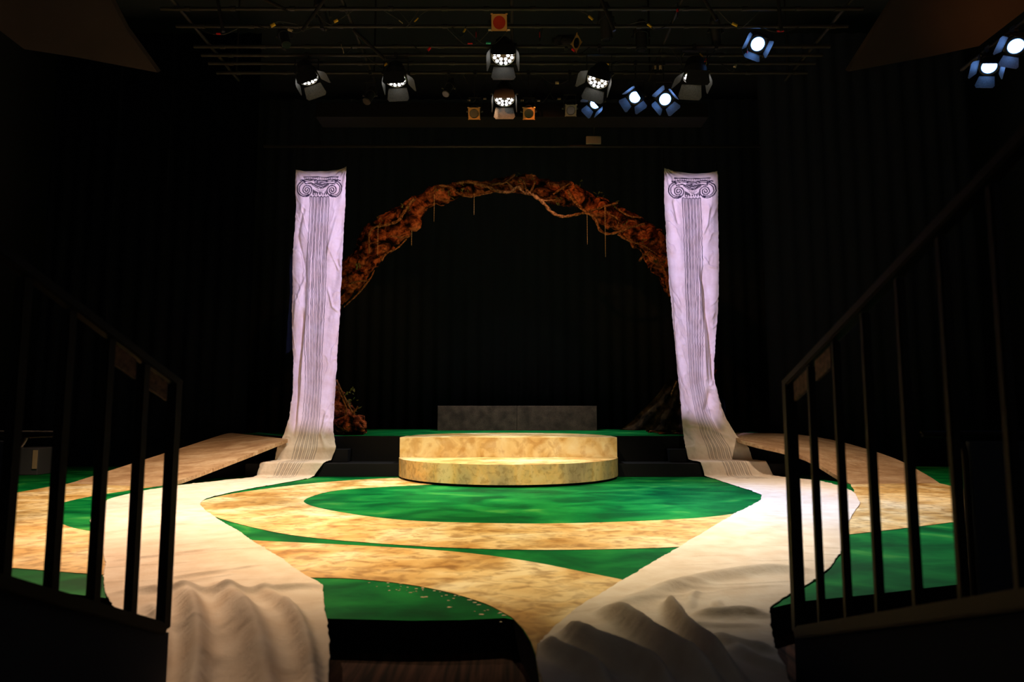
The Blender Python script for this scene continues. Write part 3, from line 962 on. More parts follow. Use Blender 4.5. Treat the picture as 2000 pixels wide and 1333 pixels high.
# leaf clumps
bm = bmesh.new()
leaf_px = [(690, 782), (684, 790), (697, 806), (676, 768), (688, 760), (702, 815), (694, 830), (880, 380), (905, 372), (1010, 350), (1045, 352), (1276, 508), (1280, 513), (1301, 520), (1253, 470), (1130, 360), (1172, 382), (1200, 397), (852, 371), (795, 402), (742, 430), (1090, 392), (1222, 440), (660, 592), (700, 520)]
for (a, b) in leaf_px:
    for k in range(6):
        c = P(a + random.gauss(0, 5), b + random.gauss(0, 5), Y=AY - 0.42)
        d = Vector((random.gauss(0, 1), random.gauss(0, 0.4), random.gauss(0, 1))).normalized()
        n = d.orthogonal().normalized()
        L_ = random.uniform(0.02, 0.045)
        q = [c - d * L_, c + n * L_ * 0.4 + Vector((0, -0.006, 0)), c + d * L_, c - n * L_ * 0.4 + Vector((0, -0.006, 0))]
        vs = [bm.verts.new(x) for x in q]
        vs2 = [bm.verts.new(x + Vector((0, 0.003, 0))) for x in q]
        bm.faces.new(vs); bm.faces.new(vs2[::-1])
        for i in range(4): bm.faces.new((vs[i], vs2[i], vs2[(i + 1) % 4], vs[(i + 1) % 4]))
o = child(obj('foliage', bm, M['leaf']), arch)
o['kind'] = 'stuff'; o['label'] = 'sparse olive leaves'
# drape over the right foot
bm = bmesh.new()
n, mm = 40, 36
grid = []
for i in range(n):
    t = i / (n - 1)
    row = []
    for j in range(mm):
        s = j / (mm - 1)
        half = 0.18 + 0.52 * t ** 1.3
        c = P(1330 - 20 * t, 742 + 98 * t, Y=AY - 0.42)
        x = c.x + (s - 0.62) * 2 * half
        y = c.y - 0.30 * t * math.sin(s * math.pi) - 0.05 * math.sin(s * 23 + 4 * t) * t + 0.03 * mnoise.noise(Vector((x * 5, t * 4, 0)))
        row.append(bm.verts.new((x, y, max(c.z + 0.04 * mnoise.noise(Vector((s * 4, t * 4, 3))), 0.612 + 0.02 * (i == n - 1)))))
    grid.append(row)
for i in range(n - 1):
    for j in range(mm - 1):
        bm.faces.new((grid[i][j], grid[i][j + 1], grid[i + 1][j + 1], grid[i + 1][j]))
r = bmesh.ops.solidify(bm, geom=bm.faces[:], thickness=0.01)
child(obj('drape', bm, M['mosscloth'], smooth=True), arch)['label'] = 'dark mossy drape over the right foot of the arch'
# strings hanging from the arch
for a, y0, y1, lab in ((848, 380, 433, 'thin pale string hanging from the upper left of the arch'), (926, 378, 420, 'short pale string hanging left of the arch top'),
                       (738, 440, 500, 'faint string hanging at the left shoulder of the arch'), (804, 450, 480, 'faint short string at the inner left of the arch'),
                       (1147, 412, 478, 'pale string hanging from the right loop of vine'), (1182, 400, 502, 'longest pale string hanging right of the arch top')):
    p0, p1 = P(a, y0, Y=AY - 0.40), P(a, y1, Y=AY - 0.40)
    p0.x = p1.x = (p0.x + p1.x) / 2
    bm = bmesh.new()
    tube(bm, [p0.lerp(p1, k / 12) for k in range(13)], 0.0028, 6)
    for k in range(int((p0.z - p1.z) / 0.045)):
        c = p0.lerp(p1, (k + 0.5) * 0.045 / (p0.z - p1.z))
        bmesh.ops.create_uvsphere(bm, u_segments=6, v_segments=5, radius=0.0065, matrix=Matrix.Translation(c))
    tag(obj('hanging_string', bm, M['string'], smooth=True), lab, 'string', 'beaded strings on the arch')

# ------------------------------------------------------------------ black curtains around the playing area
def curtain(x0, x1, y, z0, z1, label, amp=0.04, wl=0.32):
    bm = bmesh.new()
    n = int(abs(x1 - x0) / 0.035)
    cols = []
    for i in range(n + 1):
        x = x0 + (x1 - x0) * i / n
        dy = amp * math.sin(2 * math.pi * x / wl + 0.8 * math.sin(x * 2.1))
        cols.append((bm.verts.new((x, y + dy, z0)), bm.verts.new((x, y + dy * 0.6, z1))))
    for a, b in zip(cols, cols[1:]):
        bm.faces.new((a[0], b[0], b[1], a[1]))
    bmesh.ops.solidify(bm, geom=bm.faces[:], thickness=0.008)
    return tag(obj('black_curtain', bm, M['velour'], smooth=True), label, 'curtain')


curtain(-9.0, -4.98, 12.9, FZ + 0.01, 8.5, 'pleated black curtain left of the arch')
curtain(4.85, 9.0, 12.9, FZ + 0.01, 8.5, 'pleated black curtain right of the arch')
curtain(-6.5, 6.5, 15.8, FZ + 0.01, 8.5, 'wide black curtain closing the back of the stage')

# header beam and cloth pipe
bm = bmesh.new(); bx(bm, (-3.1, 10.35, 5.62), (3.1, 10.75, 5.86), 0.01)
tag(obj('header_beam', bm, M['black']), 'dark horizontal header beam below the row of lanterns', 'beam')
pz = P(1000, 286, Y=11.15).z
bm = bmesh.new(); cyl(bm, (-4.2, 11.15, pz), (4.2, 11.15, pz), 0.024)
tag(obj('cloth_pipe', bm, M['pipe'], smooth=True), 'thin horizontal pipe the two painted cloths hang from', 'pipe')
for (pa, nm) in ((aL, clL), (bL, clL), (aR, clR), (bR, clR)):
    bm = bmesh.new(); tube(bm, [Vector(pa), Vector((pa[0], 11.15, pz))], 0.004, 6)
    o = obj('tie_cord', bm, M['black']); o.parent = nm
bm = bmesh.new(); a = P(1145, 266, Y=10.9); b = P(1174, 280, Y=10.9); bx(bm, (a.x, 10.9, b.z), (b.x, 10.95, a.z), 0.004)
tag(obj('junction_box', bm, M['greyframe']), 'small dull junction box under the header beam', 'box')
bm = bmesh.new(); tube(bm, [Vector((0.5 * (a.x + b.x), 10.925, a.z - .01)), Vector((0.5 * (a.x + b.x), 10.74, 5.66))], 0.008, 6)
o = obj('bracket', bm, M['black']); o.parent = bpy.data.objects['junction_box']

# ------------------------------------------------------------------ rig pipes
GZ = 6.25
pipe_y = [8.45, 8.86, 9.38, 9.62, 9.86, 10.15]
names = ['nearest the audience', 'second from the audience', 'third from the audience', 'third from the stage wall', 'second from the stage wall', 'farthest upstage']
for y, nme in zip(pipe_y, names):
    bm = bmesh.new()
    cyl(bm, (-4.6, y, GZ), (4.6, y, GZ), 0.024, seg=14)
    for k in range(14):
        x = -4.3 + k * 0.66 + random.uniform(-.1, .1)
        cyl(bm, (x, y, GZ), (x + 0.07, y, GZ), 0.034, seg=12)
    tag(obj('lighting_pipe', bm, M['pipe'], smooth=False), 'black cross pipe of the lighting grid, ' + nme, 'pipe', 'lighting grid pipes')
for x, lab in ((-4.4, 'far left'), (-2.2, 'left'), (0.0, 'middle'), (2.2, 'right'), (4.4, 'far right')):
    bm = bmesh.new()
    cyl(bm, (x, 7.2, GZ + 0.055), (x, 10.5, GZ + 0.055), 0.024, seg=14)
    tag(obj('grid_rail', bm, M['pipe']), 'black rail running front to back over the grid, ' + lab, 'pipe', 'lighting grid rails')
    for y in (7.6, 10.4):
        bm = bmesh.new()
        cyl(bm, (x, y, GZ + 0.05), (x, y, 9.2), 0.015, seg=8)
        tag(obj('hanger_rod', bm, M['pipe']), 'black vertical rod holding up the lighting grid', 'rod', 'rods over the lighting grid')


# ------------------------------------------------------------------ lanterns
def orient(beam, up=Vector((0, -1, 0))):
    """local -Z is the beam; local +Y points to the camera-side / upper flap"""
    z = -Vector(beam).normalized()
    x = up.cross(z)
    if x.length < 1e-3: x = Vector((1, 0, 0))
    x.normalize()
    x = -x if x.x < 0 else x
    y = z.cross(x).normalized()
    m = Matrix((x, y, z)).transposed().to_4x4()
    return m


def flap(wd0, wd1, L, hinge, ang, turn, m_in):
    """a barn-door flap hinged at distance `hinge`, opened by ang from the beam, turned about the axis"""
    bm = bmesh.new()
    c, s = math.cos(ang), math.sin(ang)
    t = 0.0022
    q = []
    for (x, l) in ((-wd0 / 2, 0), (wd0 / 2, 0), (wd1 / 2, L * 0.8), (wd1 / 2 * 0.82, L), (-wd1 / 2 * 0.82, L), (-wd1 / 2, L * 0.8)):
        q.append(Vector((x, hinge + s * l, -0.012 - c * l)))
    n = Vector((0, c, s))
    a = [bm.verts.new(p) for p in q]
    b = [bm.verts.new(p + n * t) for p in q]
    bm.faces.new(a); bm.faces.new(b[::-1]).material_index = 1
    for i in range(6): bm.faces.new((a[i], b[i], b[(i + 1) % 6], a[(i + 1) % 6]))
    bmesh.ops.rotate(bm, verts=bm.verts, cent=(0, 0, 0), matrix=Matrix.Rotation(turn, 3, 'Z'))
    return bm


def yoke_parts(root, R_, body, top, mtx, pipe_z):
    """U bracket, pan knob and clamp from the body up to the pipe"""
    loc = root.location
    bm = bmesh.new()
    piv = mtx @ Vector((0, 0, body * 0.5))
    zt = min(pipe_z - loc.z - 0.06, piv.z + R_ + 0.14)
    zt = max(zt, piv.z + 0.1)
    for s in (-1, 1):
        bx(bm, (piv.x + s * (R_ + 0.015) - 0.004, piv.y - 0.018, piv.z - 0.02), (piv.x + s * (R_ + 0.015) + 0.004, piv.y + 0.018, zt))
    bx(bm, (piv.x - R_ - 0.019, piv.y - 0.018, zt - 0.008), (piv.x + R_ + 0.019, piv.y + 0.018, zt))
    o = obj('yoke', bm, M['fixture'], root)
    for s in (-1, 1):
        bm = bmesh.new()
        cyl(bm, (piv.x + s * (R_ + 0.02), piv.y, piv.z), (piv.x + s * (R_ + 0.045), piv.y, piv.z), 0.018, seg=10)
        obj('tilt_knob', bm, M['fixture'], o)
    bm = bmesh.new()
    cyl(bm, (piv.x, piv.y, zt), (piv.x, piv.y, pipe_z - loc.z - 0.03), 0.010, seg=8)
    bx(bm, (piv.x - 0.022, piv.y - 0.035, pipe_z - loc.z - 0.045), (piv.x + 0.022, piv.y + 0.035, pipe_z - loc.z + 0.03))
    obj('clamp', bm, M['fixture'], root)


def on_pipe(px, py, Y, m, body):
    """the lantern point seen at (px, py) whose pivot hangs right under the nearest pipe"""
    off = (m @ Vector((0, 0, body * 0.5))).y
    yp = min(PIPE_Y, key=lambda q: abs(q - (Y + off)))
    return P(px, py, Y=yp - off)


PIPE_Y = [8.45, 8.86, 9.38, 9.62, 9.86, 10.15]


def led_light(px, py, Y, beam, label, scale=1.0, flaps=(0.12, 0.45, 0.35, 0.35)):
    flaps = (flaps[1], flaps[0]) + tuple(flaps[2:])      # flap 0 is the upstage (lower) one
    m = orient(beam)
    p = on_pipe(px, py, Y, m, 0.2 * scale)
    root = empty('led_wash_light', p)
    tag(root, label, 'stage light', 'white multi-cell stage lights')
    S = Matrix.Scale(scale, 4)
    Mx = m @ S
    r = 0.165
    bm = bmesh.new()
    cyl(bm, (0, 0, 0.0), (0, 0, 0.10), r, r, 36)
    cyl(bm, (0, 0, 0.10), (0, 0, 0.26), r * 0.95, r * 0.62, 28)
    for k in range(10):
        a = 2 * math.pi * k / 10
        bx(bm, (r * .7 * math.cos(a) - .004, r * .7 * math.sin(a) - .004, 0.1), (r * .7 * math.cos(a) + .004, r * .7 * math.sin(a) + .004, 0.24))
    obj('housing', bm, M['fixture'], root, matrix=Mx)
    bm = bmesh.new()
    n = 48
    for i in range(n):
        pass
    tube(bm, [Vector((r * .93 * math.cos(2 * math.pi * i / n), r * .93 * math.sin(2 * math.pi * i / n), -0.008)) for i in range(n + 1)], 0.006, 6)
    hs = [c for c in root.children if c.name.startswith('housing')][0]
    obj('rim', bm, M['chrome'], hs, matrix=Mx, smooth=True)['label'] = 'bright metal rim'
    bm = bmesh.new()
    cyl(bm, (0, 0, -0.004), (0, 0, 0.0), r * 0.9, r * 0.9, 36)
    g = obj('lens_plate', bm, M['lensglass'], root, matrix=Mx)
    bm = bmesh.new()
    cells = [(0, 0)]
    cells += [(0.062 * math.cos(a), 0.062 * math.sin(a)) for a in [2 * math.pi * k / 6 for k in range(6)]]
    cells += [(0.118 * math.cos(a), 0.118 * math.sin(a)) for a in [2 * math.pi * k / 12 + .26 for k in range(12)]]
    for cx_, cy_ in cells[1:]:
        cyl(bm, (cx_, cy_, -0.012), (cx_, cy_, -0.004), 0.0215, 0.0235, 16)
    obj('led_cells', bm, M['ledcell'], g, matrix=Mx)['label'] = 'ring of glowing white cells'
    for k, ang in enumerate(flaps):
        wd = (0.27, 0.33) if k < 2 else (0.22, 0.28)
        turn = (0, math.pi, math.pi / 2, -math.pi / 2)[k]
        obj('barn_door', flap(wd[0], wd[1], 0.20 if k < 2 else 0.17, r + 0.005, ang, turn, None), [M['door_in'], M['fixture']], root, matrix=Mx)
    yoke_parts(root, r * scale, 0.2 * scale, 0.3, m, GZ)
    return root


DOWN = (0.0, -0.42, -0.9)
led_light(983, 108, 9.25, (0, -0.42, -0.9), 'big lit multi-cell light at centre, upper of the two stacked in the middle', 1.08, (-0.02, 0.30, 0.30, 0.25))
led_light(985, 192, 9.95, (0, -0.40, -0.92), 'lit multi-cell light low in the middle between two orange frames', 0.98, (0.08, 0.28, 0.12, 0.12))
led_light(773, 155, 9.7, (0.05, -0.25, -0.96), 'lit multi-cell light left of centre with its lower flap showing', 1.0, (-0.06, 0.35, 0.05, 0.75))
led_light(602, 152, 9.6, (0.35, -0.16, -0.92), 'leftmost lit multi-cell light, turned to the right', 0.95, (0.03, 0.55, 0.2, 0.8))
led_light(1168, 155, 9.4, (-0.28, -0.40, -0.9), 'tilted lit multi-cell light right of centre above the blue lights', 1.0, (0.08, 0.35, 0.75, 0.2))
led_light(1357, 150, 9.4, (-0.05, -0.12, -0.98), 'rightmost multi-cell light with a brightly lit lower flap', 1.05, (-0.22, 0.65, 0.85, 0.2))


PIV = []


def fresnel(px, py, Y, beam, label, r=0.10, flaps=(0.5, 0.5, 0.6, 0.6), roll=0.0, power=0, pipe=GZ):
    flaps = (flaps[1], flaps[0]) + tuple(flaps[2:])
    m = orient(beam)
    p = on_pipe(px, py, Y, m, 0.2) if pipe == GZ else P(px, py, Y=Y)
    root = empty('fresnel_spotlight', p)
    tag(root, label, 'stage light', 'blue-white fresnel spotlights')
    PIV.append((p + m @ Vector((0, 0, 0.1)), pipe))
    Mx = m @ Matrix.Rotation(roll, 4, 'Z')
    bm = bmesh.new()
    cyl(bm, (0, 0, 0.0), (0, 0, 0.07), r * 1.12, r * 1.12, 28)
    bx(bm, (-r, -r, 0.07), (r, r, 0.27), 0.02)
    for k in range(5):
        bx(bm, (-r * .8, -r * 1.04, 0.1 + .03 * k), (r * .8, r * 1.04, 0.108 + .03 * k))
    obj('housing', bm, M['fixture'], root, matrix=Mx)
    bm = bmesh.new()
    rr = [0, 0.25, 0.5, 0.75, 1.0]
    prev = None
    for j, q in enumerate(rr):
        ring = [bm.verts.new((q * r * .8 * math.cos(2 * math.pi * i / 28), q * r * .8 * math.sin(2 * math.pi * i / 28), -0.022 * (1 - q * q) - 0.004)) for i in range(28)] if q else [bm.verts.new((0, 0, -0.026))]
        if prev is not None:
            for i in range(28):
                if len(prev) == 1: bm.faces.new((prev[0], ring[i], ring[(i + 1) % 28]))
                else: bm.faces.new((prev[i], ring[i], ring[(i + 1) % 28], prev[(i + 1) % 28]))
        prev = ring
    obj('lens', bm, M['bluelens'], root, matrix=Mx, smooth=True)['label'] = 'glowing blue-white lens'
    bm = bmesh.new(); n = 36
    tube(bm, [Vector((r * .9 * math.cos(2 * math.pi * i / n), r * .9 * math.sin(2 * math.pi * i / n), -0.006)) for i in range(n + 1)], 0.005, 6)
    obj('rim', bm, M['fixture'], root, matrix=Mx, smooth=True)
    for k, ang in enumerate(flaps):
        turn = (0, math.pi, math.pi / 2, -math.pi / 2)[k]
        obj('barn_door', flap(r * 1.6, r * 2.1, 0.15, r + 0.012, ang, turn, None), [M['door_in'], M['fixture']], root, matrix=Mx)
    yoke_parts(root, r * 1.1, 0.2, 0.3, m, pipe)
    return root


fresnel(1480, 86, 9.4, (-0.25, -0.75, -0.6), 'blue-white spotlight at the right end of the grid with upright side flaps', 0.115, (0.0, 0.5, 0.45, 0.35))
fresnel(1240, 190, 9.9, (-0.30, -0.75, -0.55), 'small blue-white spotlight turned left, beside the round bright one', 0.10, (-0.1, 0.7, 0.3, 0.75), 0.5)
fresnel(1299, 194, 9.9, (-0.04, -0.80, -0.6), 'round bright blue-white spotlight with open lower flaps', 0.105, (0.2, 0.6, 0.7, 0.7), 0.75)
fresnel(1162, 203, 9.95, (-0.35, -0.6, -0.7), 'dim blue-white spotlight half hidden under the tilted multi-cell light', 0.09, (-0.1, 0.5, 0.7, 0.2), 0.4)
fresnel(1932, 130, 7.2, (-0.5, -0.55, -0.66), 'blue-white spotlight at the right edge, lower of the two on the side bar', 0.09, (-0.1, 0.6, 0.5, 0.3), -0.6, pipe=P(1932, 90, Y=7.2).z)
fresnel(1984, 90, 6.8, (-0.45, -0.65, -0.6), 'blue-white spotlight at the right edge, upper of the two on the side bar', 0.09, (0.1, 0.6, 0.6, 0.5), -0.4, pipe=P(1984, 50, Y=6.8).z)
bm = bmesh.new()
a, b = [Vector((q.x, q.y, z)) for q, z in PIV[-2:]]
a, b = a + (a - b) * 1.2, b + (b - a) * 2.5
cyl(bm, a, b, 0.024, seg=14)
tag(obj('side_lighting_bar', bm, M['pipe']), 'dark angled pipe at right edge carrying two blue-white lights', 'pipe')


def profile(px, py, Y, beam, label, frame=None, fr=0.09, pipe=GZ, gel=False, L=0.42, roll=0.0):
    """ellipsoidal lantern: long black barrel with a square colour frame in front"""
    m = orient(beam)
    p = on_pipe(px, py, Y, m, L * .9)
    root = empty('profile_spotlight', p)
    tag(root, label, 'stage light', 'unlit profile spotlights')
    Mx = m @ Matrix.Rotation(roll, 4, 'Z')
    bm = bmesh.new()
    cyl(bm, (0, 0, 0.02), (0, 0, L * .55), fr * .82, fr * .82, 24)
    cyl(bm, (0, 0, L * .55), (0, 0, L * .8), fr * .95, fr * .95, 24)
    cyl(bm, (0, 0, L * .8), (0, 0, L), fr * .9, fr * .5, 20)
    obj('barrel', bm, M['fixture'], root, matrix=Mx)
    bm = bmesh.new()
    cyl(bm, (0, 0, 0.008), (0, 0, 0.02), fr * .7, fr * .7, 24)
    obj('lens', bm, M['lensglass'], root, matrix=Mx)
    if frame:
        bm = bmesh.new()
        n = 32
        out, inn = [], []
        for i in range(n):
            a = 2 * math.pi * i / n + math.pi / 4
            c, s = math.cos(a), math.sin(a)
            k = 1 / max(abs(c), abs(s))
            k = min(k, 1.36)
            out.append((c * k * fr, s * k * fr)); inn.append((c * fr * .80, s * fr * .80))
        V_ = [[bm.verts.new((x, y, z)) for x, y in q] for q, z in ((out, 0), (inn, 0), (out, -0.004), (inn, -0.004))]
        for i in range(n):
            j = (i + 1) % n
            bm.faces.new((V_[0][i], V_[0][j], V_[1][j], V_[1][i]))
            bm.faces.new((V_[2][i], V_[3][i], V_[3][j], V_[2][j]))
            bm.faces.new((V_[0][i], V_[2][i], V_[2][j], V_[0][j]))
            bm.faces.new((V_[1][i], V_[1][j], V_[3][j], V_[3][i]))
        for sx in (-1, 1):
            bx(bm, (sx * fr * .95 - .015, -fr * 1.08, -.004), (sx * fr * .95 + .015, -fr * .9, 0.004))
            bx(bm, (sx * fr * .95 - .010, fr * .9, -.004), (sx * fr * .95 + .010, fr * 1.04, 0.004))
        cf = obj('color_frame', bm, M[frame], root, matrix=Mx)
        cf['label'] = 'square frame with a round opening'
    if gel:
        bm = bmesh.new(); cyl(bm, (0, 0, 0.0005), (0, 0, 0.0025), fr * .8, fr * .8, 24)
        obj('gel', bm, M['redgel'], cf, matrix=Mx)['label'] = 'orange-red gel'
        bm = bmesh.new()
        for sx in (-1, 1): bx(bm, (sx * fr * 1.22 - .02, fr * .78, -.005), (sx * fr * 1.22 + .02, fr * 1.0, 0.01))
        obj('tape_tab', bm, M['cream'], cf, matrix=Mx)
    yoke_parts(root, fr * .95, L * .9, 0.3, m, pipe)
    return root


def shuttered(lc, quad, label):
    root = empty('shuttered_spotlight', lc)
    tag(root, label, 'stage light')
    T = [P(a, b, Y=11.12) for a, b in quad]
    ax = (sum(T, Vector()) / 4 - lc).normalized()
    D0 = 0.34
    hole = [(t - lc) * (D0 / (t - lc).dot(ax)) for t in T]
    c = ax * D0
    u = ax.cross(Vector((0, 0, 1))).normalized(); v = u.cross(ax).normalized()
    outer = []
    for hh in hole:
        d = hh - c
        outer.append(c + u * (0.20 if d.dot(u) > 0 else -0.20) + v * (0.20 if d.dot(v) > 0 else -0.20))
    for i in range(4):
        j = (i + 1) % 4
        bm = bmesh.new()
        q = [hole[i], hole[j], outer[j], outer[i]]
        A = [bm.verts.new(p) for p in q]; B = [bm.verts.new(p - ax * 0.002) for p in q]
        bm.faces.new(A); bm.faces.new(B[::-1])
        for k in range(4): bm.faces.new((A[k], B[k], B[(k + 1) % 4], A[(k + 1) % 4]))
        obj('shutter_blade', bm, M['fixture'], root)
    bm = bmesh.new()
    cyl(bm, ax * -0.03, ax * (D0 - 0.004), 0.14, 0.14, 24, caps=False)
    cyl(bm, ax * -0.30, ax * -0.03, 0.09, 0.14, 24)
    obj('barrel', bm, M['fixture'], root)
    bm = bmesh.new()
    cyl(bm, (0, 0, 0.141), (0, 0, 9.2 - lc.z), 0.012, seg=8)
    obj('hanging_rod', bm, M['fixture'], root)


shuttered(LAV_L[0], LAV_L[1], 'shuttered lantern overhead throwing lavender light on the left cloth')
shuttered(LAV_R[0], LAV_R[1], 'shuttered lantern overhead throwing lavender light on the right cloth')
CAMW = (0, -0.80, -0.55)
profile(975, 44, 8.75, CAMW, 'lantern with an orange-red gel in its frame, top centre of the grid', 'orangeframe', 0.105, gel=True)
profile(926, 222, 10.0, CAMW, 'unlit lantern with an orange frame, low in the middle, left of the pair', 'orangeframe', 0.088)
profile(1033, 222, 10.0, CAMW, 'unlit lantern with an orange frame, low in the middle, right of the pair', 'orangeframe', 0.088)
profile(1115, 216, 10.0, CAMW, 'unlit lantern with a dull grey frame below the tilted multi-cell light', 'greyframe', 0.085)
profile(1126, 84, 9.2, (0.75, -0.55, -0.4), 'unlit lantern with a brown frame seen nearly side-on', 'orangeframe', 0.09)
profile(1186, 80, 9.0, (0.1, 0.2, -0.97), 'dark grey barrel lantern hanging straight down, right of centre', None, 0.10, L=0.5)
profile(1252, 100, 9.2, (0.0, 0.1, -0.99), 'dark grey barrel lantern hanging down above the blue-white lights', None, 0.10, L=0.45)
profile(715, 200, 10.0, (-0.2, -0.5, -0.8), 'small dark unlit lantern low at left of the grid', None, 0.075)
profile(870, 185, 10.0, (-0.2, -0.5, -0.8), 'small dark unlit lantern left of the middle pair', None, 0.07)
profile(1400, 90, 9.2, (0.2, 0.4, -0.9), 'small dark unlit lantern above the rightmost multi-cell light', None, 0.08)
profile(640, 60, 8.9, (0.3, 0.3, -0.9), 'small dark unlit lantern at the upper left of the grid', None, 0.08)
profile(560, 90, 9.2, (0.3, -0.3, -0.9), 'small dark unlit lantern left above the leftmost lit light', None, 0.08)


# cable drops, taped cables
def marker(px, py, ang, L, wd, m, label):
    a = math.radians(ang)
    c = P(px, py, z=GZ - 0.10)
    yp = min(PIPE_Y, key=lambda q: abs(q - c.y))
    d = Vector((math.cos(a), 0, -math.sin(a)))
    k = c.y / F
    bm = bmesh.new()
    tube(bm, catmull([Vector((c.x - 0.30 * d.x - .05, yp, GZ + 0.02)), c - d * 0.10, c, c + d * 0.10, Vector((c.x + 0.30 * d.x + .05, yp, GZ + 0.02))], 5), 0.006, 6)
    o = obj('cable', bm, M['fixture'])
    tag(o, label, 'cable', 'taped cables in the lighting grid')
    bm = bmesh.new()
    cyl(bm, c - d * L * k / 2, c + d * L * k / 2, wd * k / 2, seg=8)
    t = obj('tape_flag', bm, m, o)
    t['label'] = {'yellow_tape': 'yellow tape', 'red_tape': 'red tape', 'cream_tape': 'cream tape', 'teal_tape': 'teal tape'}[m.name]


for k, (x, y, an, L_, wd, m) in enumerate([
    (533, 49, -30, 10, 7, 'yellow'), (656, 41, -30, 9, 6, 'yellow'), (567, 59, 20, 9, 6, 'cream'), (783, 43, 40, 10, 2, 'cream'), (813, 39, -50, 11, 3, 'yellow'),
    (753, 126, -35, 7, 5, 'yellow'), (838, 96, -50, 8, 5, 'red'), (427, 66, 0, 9, 4, 'red'), (907, 60, -60, 8, 4, 'yellow'), (918, 85, 0, 10, 3, 'red'),
    (954, 84, 0, 10, 5, 'teal'), (1120, 98, 40, 8, 5, 'red'), (1154, 35, 42, 12, 5, 'yellow'), (1269, 50, 38, 11, 5, 'yellow'), (1323, 21, 90, 6, 4, 'red'),
    (1184, 125, 5, 11, 4, 'yellow'), (1280, 132, 90, 7, 4, 'cream'), (1290, 132, 90, 7, 6, 'cream'), (1370, 108, 50, 10, 3, 'yellow'), (1381, 122, 90, 6, 4, 'yellow'),
    (1435, 48, 28, 12, 6, 'yellow'), (1436, 129, -60, 6, 6, 'cream'), (1459, 103, -80, 7, 3, 'red'), (1524, 61, -3, 14, 4, 'red'), (1334, 108, -60, 10, 2, 'cream'),
    (930, 68, 90, 12, 2, 'red'), (1054, 68, 90, 12, 2, 'red'), (1378, 118, -60, 8, 3, 'red'), (669, 95, 75, 20, 2, 'cream'), (1088, 162, 0, 7, 6, 'cream'), (1092, 193, 0, 7, 5, 'cream'),
    (916, 196, 0, 6, 4, 'cream'), (947, 193, 0, 6, 4, 'cream'), (1020, 196, 0, 6, 4, 'cream'), (1052, 197, 0, 6, 4, 'cream')]):
    where = 'far left' if x < 600 else 'left' if x < 850 else 'middle' if x < 1080 else 'right' if x < 1350 else 'far right'
    hgt = 'upper' if y < 70 else 'middle' if y < 140 else 'lower'
    marker(x, y, an, L_, wd, M[m], 'black cable with %s tape flag, %s %s of the lighting grid' % (m, hgt, where))
for (x0, y0, x1, y1, lab) in ((690, 58, 752, 116, 'left of centre'), (425, 0, 436, 62, 'at the far left'), (1520, 0, 1526, 60, 'at the far right'), (500, -10, 560, 20, 'at the upper left'),
                              (1200, 60, 1175, 0, 'right of centre'), (590, 60, 640, -10, 'above the leftmost lit light'), (1400, 40, 1370, -10, 'above the rightmost lit light')):
    bm = bmesh.new()
    cyl(bm, P(x0, y0, Y=8.2), P(x1, y1, Y=8.2), 0.022, seg=12)
    tag(obj('brace_pipe', bm, M['pipe']), 'short slanting brace pipe in the lighting grid, ' + lab, 'pipe', 'brace pipes of the lighting grid')

# ------------------------------------------------------------------ ceiling panels
def slab(name, pts, Y, label):
    a = [P(x, y, Y=yy) for (x, y, yy) in pts]
    n = (a[1] - a[0]).cross(a[2] - a[0]).normalized() * 0.06
    bm = bmesh.new()
    A = [bm.verts.new(p) for p in a]
    B = [bm.verts.new(p + Vector((0, 0.06, 0.05))) for p in a]
    bm.faces.new(A); bm.faces.new(B[::-1])
    for i in range(len(a)): bm.faces.new((A[i], B[i], B[(i + 1) % len(a)], A[(i + 1) % len(a)]))
    return tag(obj(name, bm, M['panel']), label, 'panel')


slab('ceiling_panel', [(-200, -60, 6.5), (190, -60, 6.5), (217, 0, 6.5), (245, 55, 6.5), (308, 142, 6.5), (150, 112, 6.5), (47, 96, 6.5), (0, 60, 6.5), (-200, -60 + 1, 6.5)][:-1], 6.5, 'dim brown sloping ceiling panel in the upper left corner')
slab('ceiling_panel', [(1780, -60, 6.5), (1745, 0, 6.5), (1657, 140, 6.5), (1810, 112, 6.5), (1912, 90, 6.5), (2000, 22, 6.5), (2120, -60, 6.5)], 6.5, 'dim brown and orange ceiling panel in the upper right corner')
spot('panel_glow_right', (5.2, 4.4, 5.0), P(1990, 30, Y=6.5), 18, (1.0, 0.35, 0.1), 60, 1.0, 0.1)
spot('panel_glow_left', (-3.0, 3.0, 3.5), P(120, 30, Y=6.5), 12, (1.0, 0.8, 0.6), 110, 1.0, 0.1)

# cabinet in the wings
a = P(16, 918, Y=10.9); b = P(76, 876, Y=10.9)
bm = bmesh.new(); bx(bm, (a.x, 10.9, 0.0), (b.x, 11.4, b.z), 0.01)
cb = tag(obj('equipment_cabinet', bm, M['cabinet']), 'dull grey cabinet in the dark wing at the far left', 'cabinet')
bm = bmesh.new(); bx(bm, (b.x - 0.08, 10.885, 0.1), (b.x - 0.01, 10.899, b.z - 0.03)); obj('label_strip', bm, M['cream'], cb)

